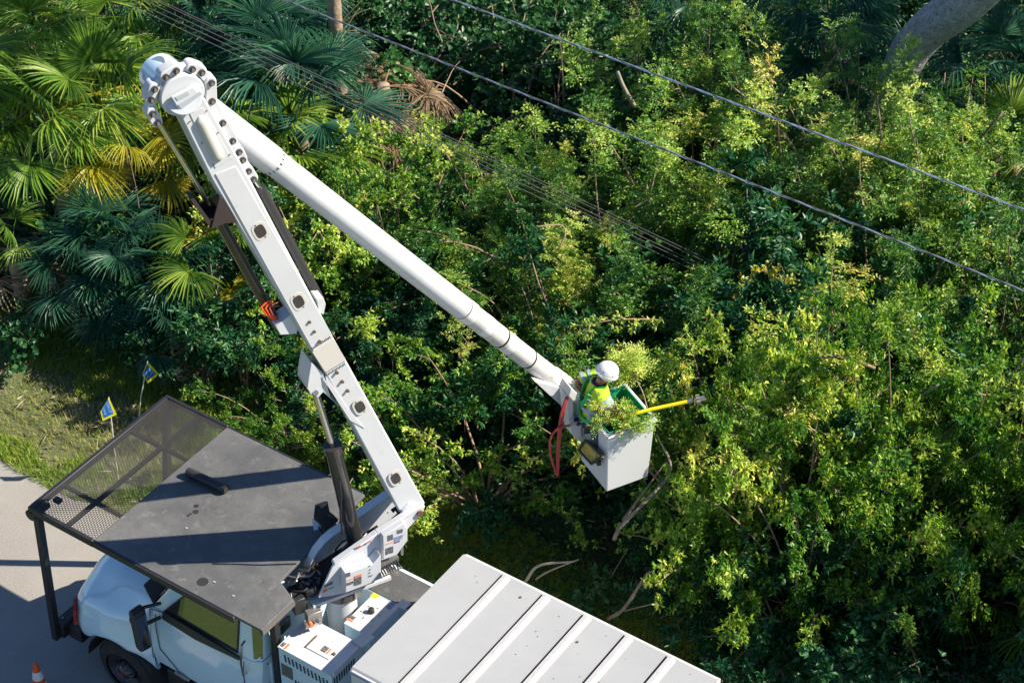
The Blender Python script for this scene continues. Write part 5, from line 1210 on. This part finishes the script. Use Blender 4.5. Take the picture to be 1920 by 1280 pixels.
# fill: undergrowth bushes over the whole thicket
def inview(x, y, z=1.5, mx=260):
    v = np.array([x, y, z]) - CAM; d = v @ FW; px = 960 + FPX * (v @ RR) / d; py = 640 - FPX * (v @ UU) / d
    return -mx < px < 1920 + mx and -mx < py < 1280 + mx, px, py
HOL = [(850, 370), (1000, 590), (1400, 520), (1250, 620), (880, 880), (1300, 1060), (1180, 960)]
gx = 1.8; fi = 0
cnt = {}
for i in range(-16, 10):
    for j in range(0, 13):
        x = i * gx + rng.uniform(-.5, .5); y = 4.4 + j * gx + rng.uniform(-.5, .5)
        ok, px, py = inview(x, y)
        if not ok: continue
        # the verge is wider towards the left
        if y < 4.5 + max(0, (-5.2 - x)) * .35: continue
        top = inview(x, y, 1.8)
        if 590 < top[1] < 830 and -60 < top[2] < 240: continue
        if 1630 < top[1] < 1880 and -80 < top[2] < 150: continue
        if y < 4.9 and x > -.5: continue
        bse = inview(x, y, .8)
        if 160 < bse[1] < 400 and 600 < bse[2] < 880: continue
        if any((x - a) ** 2 + (y - b) ** 2 < 1.1 for a, b in taken): continue
        h = rng.uniform(.9, 1.5) + (.3 if y > 11 else 0)
        if any(math.hypot((px - a) / 1.4, py - b) < 110 for a, b in HOL): h = rng.uniform(.5, .8)
        kind = 'dome' if rng.uniform() < .6 else 'vine'
        if px > 1250 and 500 < py < 960: h += 1.3
        if py > 980 and px > 900: h = rng.uniform(.8, 1.3)
        if y < 6.6 and x > -4: h = np.interp(x, [-4, -1, 1, 3, 8], [1.6, 2.1, 2.5, 2.8, 2.9]) * rng.uniform(.85, 1.05); kind = 'dome' if rng.uniform() < .8 else 'vine'
        if -10.5 < x < -4 and 4.9 < y < 8.4: h = rng.uniform(2.9, 3.5) if x < -5.2 else rng.uniform(2.1, 2.7)
        fi += 1
        cnt[(j, kind)] = cnt.get((j, kind), 0) + 1; wh = '%s from left, %s row from the verge' % (OR[cnt[(j, kind)] - 1], OR[j])
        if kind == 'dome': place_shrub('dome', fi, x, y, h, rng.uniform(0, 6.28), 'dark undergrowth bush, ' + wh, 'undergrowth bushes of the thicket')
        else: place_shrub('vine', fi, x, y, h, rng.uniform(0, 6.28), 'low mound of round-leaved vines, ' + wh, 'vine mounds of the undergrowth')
print('fill', fi)
# unseen wood trees added up-sun, beyond the right edge, to shade the thicket
for k, (x, y, h) in enumerate(((9.0, 8.4, 7.0), (7.9, 7.3, 6.2), (8.9, 6.4, 6.6), (8.0, 9.6, 6.2), (10.2, 9.6, 8.2), (8.4, 5.4, 6.0), (7.2, 11.4, 6.6), (9.8, 12.0, 6.6), (11.5, 8.2, 6.8), (6.6, 13.6, 5.4), (5.6, 16.2, 5.4), (10.5, 15, 6.5), (3.5, 22.5, 6.5), (-1.5, 26, 6.5))):
    place_shrub(('loose', 'bright')[k % 2], k, x, y, h, k * 1.3, OR[k] + ' tall unseen shade tree added beyond the right edge, counted from the truck', 'unseen wood added for shade beyond the right edge', sc=1.25, name='shade_tree')
    if k < 9: place_shrub('dome', k, x + .3, y, h * .72, k * 1.1, 'dense understorey added beneath the ' + OR[k] + ' unseen shade tree beyond the right edge', 'unseen wood added for shade beyond the right edge', sc=1.3, name='shade_bush')
# trunks and dead branches in view
WD = [
 ([(1640, 690, 4.4), (1590, 672, 4.6), (1540, 669, 4.7), (1490, 680, 4.7), (1420, 710, 4.5)], .024, .012, 'twig', 'bare reddish branch bowed over the lit thicket'),
 ([(1500, 780, 3.8), (1560, 820, 4.0), (1600, 800, 4.1)], .02, .01, 'deadwood', 'short bare stick inside the lit thicket'),
 ([(1820, 600, 2.0), (1850, 540, 2.6), (1890, 470, 3.4), (1925, 400, 4.0)], .05, .035, 'bark', 'slim grey trunk at the right edge'),
 ([(1780, 330, 3.0), (1830, 270, 3.6), (1880, 210, 4.2)], .03, .02, 'bark', 'brown limb slanting up right of the rounded shrub'),
 ([(1515, 370, 2.2), (1495, 290, 3.2), (1440, 220, 3.9), (1370, 160, 4.3)], .035, .012, 'deadwood', 'bare forked stem where the upper cable passes'),
 ([(1530, 370, 2.2), (1530, 300, 3.0), (1480, 200, 4.3)], .025, .01, 'twig', 'bare stem beside the forked one'),
 ([(1545, 385, 2.2), (1610, 310, 3.4), (1650, 270, 4.2), (1645, 180, 4.7)], .03, .008, 'twig', 'thin red-brown stem carrying the slender shoot'),
 ([(1190, 200, 3.4), (1170, 165, 3.8), (1158, 135, 4.1)], .04, .028, 'deadwood', 'broken grey stub near the upper cable'),
 ([(1210, 380, 3.0), (1222, 260, 3.2)], .012, .008, 'twig', 'thin upright twig left of the sunlit shrubs'),
 ([(1057, 200, 2.0), (1054, 130, 3.5), (1050, 78, 5.0)], .014, .010, 'deadwood', 'thin hanging vine between the two cables'),
 ([(1045, 470, 3.1), (1060, 440, 3.3), (1050, 422, 3.4), (1005, 425, 3.5)], .018, .01, 'twig', 'bent red twig near the picture centre'),
 ([(985, 1090, 2.0), (1010, 1060, 2.4), (1075, 1052, 2.6)], .022, .014, 'deadwood', 'curved orange-lit twig behind the chip box roof'),
 ([(1005, 1085, 1.6), (1030, 1070, 2.2), (1085, 1048, 2.7)], .016, .008, 'deadwood', 'second curved twig behind the chip box roof'),
 ([(1140, 1160, 1.2), (1170, 1140, 1.8), (1210, 1080, 2.4), (1225, 1070, 2.6)], .03, .012, 'bark', 'forked grey branch behind the chip box roof'),
 ([(1155, 1148, 1.6), (1230, 1130, 2.0)], .014, .008, 'bark', 'side twig of the forked branch behind the roof'),
 ([(1880, 770, 2.2), (1850, 860, 1.4)], .03, .02, 'deadwood', 'dead stem hanging at the right edge'),
 ([(1700, 770, 3.6), (1730, 740, 4.0), (1760, 720, 4.2)], .02, .012, 'deadwood', 'pale stick at the heart of the thicket'),
 ([(1675, 450, 2.4), (1668, 480, 2.2), (1640, 520, 2.0)], .03, .02, 'bark', 'dark stem under the lower cable'),
 ([(640, 80, .8), (700, 110, .6), (770, 150, .4)], .06, .04, 'deadwood', 'fallen log near the foot of the palm trunk'),
 ([(350, 395, 1.3), (352, 330, 1.9)], .01, .01, 'deadwood', 'thin stem left of the lower boom'),
]
for pts, r0_, r1__, m_, lab in WD:
    wood_thing('bare_branch', [onz(a, b, c) for a, b, c in pts], r0_, r1__, m_, lab, 'branch')
leafy_branch('arching_vine', [onz(1375, 600, 2.6), onz(1385, 545, 3.2), onz(1430, 508, 3.6), onz(1470, 520, 3.5), onz(1480, 545, 3.2)], .01, 'leafy vine arching over the dark hollow', 'vine', 'leafC', .16, 40, .06, .045, 24, 0, .05, rb=.8)
leafy_branch('arching_twig', [onz(1240, 600, 2.8), onz(1180, 598, 3.3), onz(1120, 605, 3.4), onz(1085, 625, 3.3)], .012, 'pale lit twig reaching left above the worker', 'branch', 'leafA', .22, 34, .06, .028, 26, 0, .1, rb=.8)
# random thin sticks inside the thicket
sk_ = MB()
for k in range(110):
    x = rng.uniform(-14, 7); y = rng.uniform(4.8, 20)
    z = rng.uniform(.3, 2.6); d = unit(np.array([rng.normal(), rng.normal(), rng.uniform(.2, 1.4)])); p = bez((x, y, z), d, rng.uniform(.6, 1.9), .1, 6, .1); sk_.tube(p, list(np.linspace(rng.uniform(.008, .022), .004, 6)), 4, cap=False)
tag(put('thicket_sticks', raw('thicket_sticks', sk_.v, sk_.f, M['twig'], True)), 'thin bare sticks all through the thicket', 'sticks', kind='stuff')
# ground cover leaves under everything
N_ = 150000; x = rng.uniform(-22, 9, N_); y = 3.6 + rng.uniform(0, 1, N_) ** .9 * 20; z = np.abs(rng.normal(0, .13, N_)) + .02 + .12 * (np.sin(x * 2.1) + np.sin(y * 1.7 + x)) ** 2 * .3
keep = (y > 3.7 + .35 * np.sin(x * .9) + np.maximum(0, -5.2 - x) * .3 + rng.normal(0, .3, N_)); x, y, z = x[keep], y[keep], z[keep]; n_ = len(x)
lv = Leaves(); lv.add(np.stack([x, y, z], 1), rng.normal(0, 1, (n_, 3)) * [1, 1, .3], unit(rng.normal(0, .35, (n_, 3)) + [0, 0, 1]), rng.uniform(.05, .1, n_), rng.uniform(.035, .07, n_), rng.uniform(0, 1, n_) ** 1.3)
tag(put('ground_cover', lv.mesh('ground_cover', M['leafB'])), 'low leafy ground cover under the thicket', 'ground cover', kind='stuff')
# leaf and frond litter
N_ = 9000; x = rng.uniform(-20, 8, N_); y = rng.uniform(1.7, 22, N_); lv = Leaves()
lv.add(np.stack([x, y, rng.uniform(.01, .09, N_)], 1), rng.normal(0, 1, (N_, 3)) * [1, 1, .12], unit(rng.normal(0, .3, (N_, 3)) + [0, 0, 1]), rng.uniform(.05, .28, N_) , rng.uniform(.008, .035, N_), rng.uniform(0, 1, N_))
tag(put('straw_litter', lv.mesh('straw_litter', M['straw'])), 'dry straw and dead leaves scattered on the verge', 'litter', kind='stuff')
# grass
def grass(n_, x0, x1, fy, hh, name, label):
    x = rng.uniform(x0, x1, n_); y = fy(x, rng.uniform(0, 1, n_))
    pat = np.sin(x * 1.3 + 1.5 * np.sin(y * 1.1)) + np.sin(y * 2.3 + x * .7) + rng.normal(0, .5, n_)
    bare = ((x + 9.2) / 2.6) ** 2 + ((y - 2.75) / .8) ** 2 < 1 + .35 * np.sin(x * 5) + .3 * np.sin(y * 7 + x * 2)
    keep = (pat > -1.5) & (~bare | (rng.uniform(0, 1, n_) < .12)); x, y, pat, bare = x[keep], y[keep], pat[keep], bare[keep]; n_ = len(x)
    h = rng.uniform(.5, 1.2, n_) * hh * (1 + .35 * np.tanh(pat)); az = rng.uniform(0, 6.283, n_)
    A = np.stack([np.cos(az) * .55, np.sin(az) * .55, rng.uniform(.45, 1.1, n_)], 1)
    nn = unit(np.stack([np.cos(az), np.sin(az), -.5 + 0 * az], 1) + rng.normal(0, .5, (n_, 3)))
    lv = Leaves(); lv.add(np.stack([x, y, np.full(n_, -.01)], 1), A, nn, h, rng.uniform(.008, .014, n_), np.clip(.48 + .13 * pat / 2 + rng.normal(0, .2, n_) + bare * .3, 0, 1))
    tag(put(name, lv.mesh(name, M['grassm'], .1)), label, 'grass', kind='stuff')
grass(230000, -14, 2, lambda x, u: 1.42 + .06 * np.sin(x * 1.7) + u ** .9 * (3.4 + np.maximum(0, -5 - x) * .12), .12, 'grass', 'green and yellow grass of the verge between road and bushes')
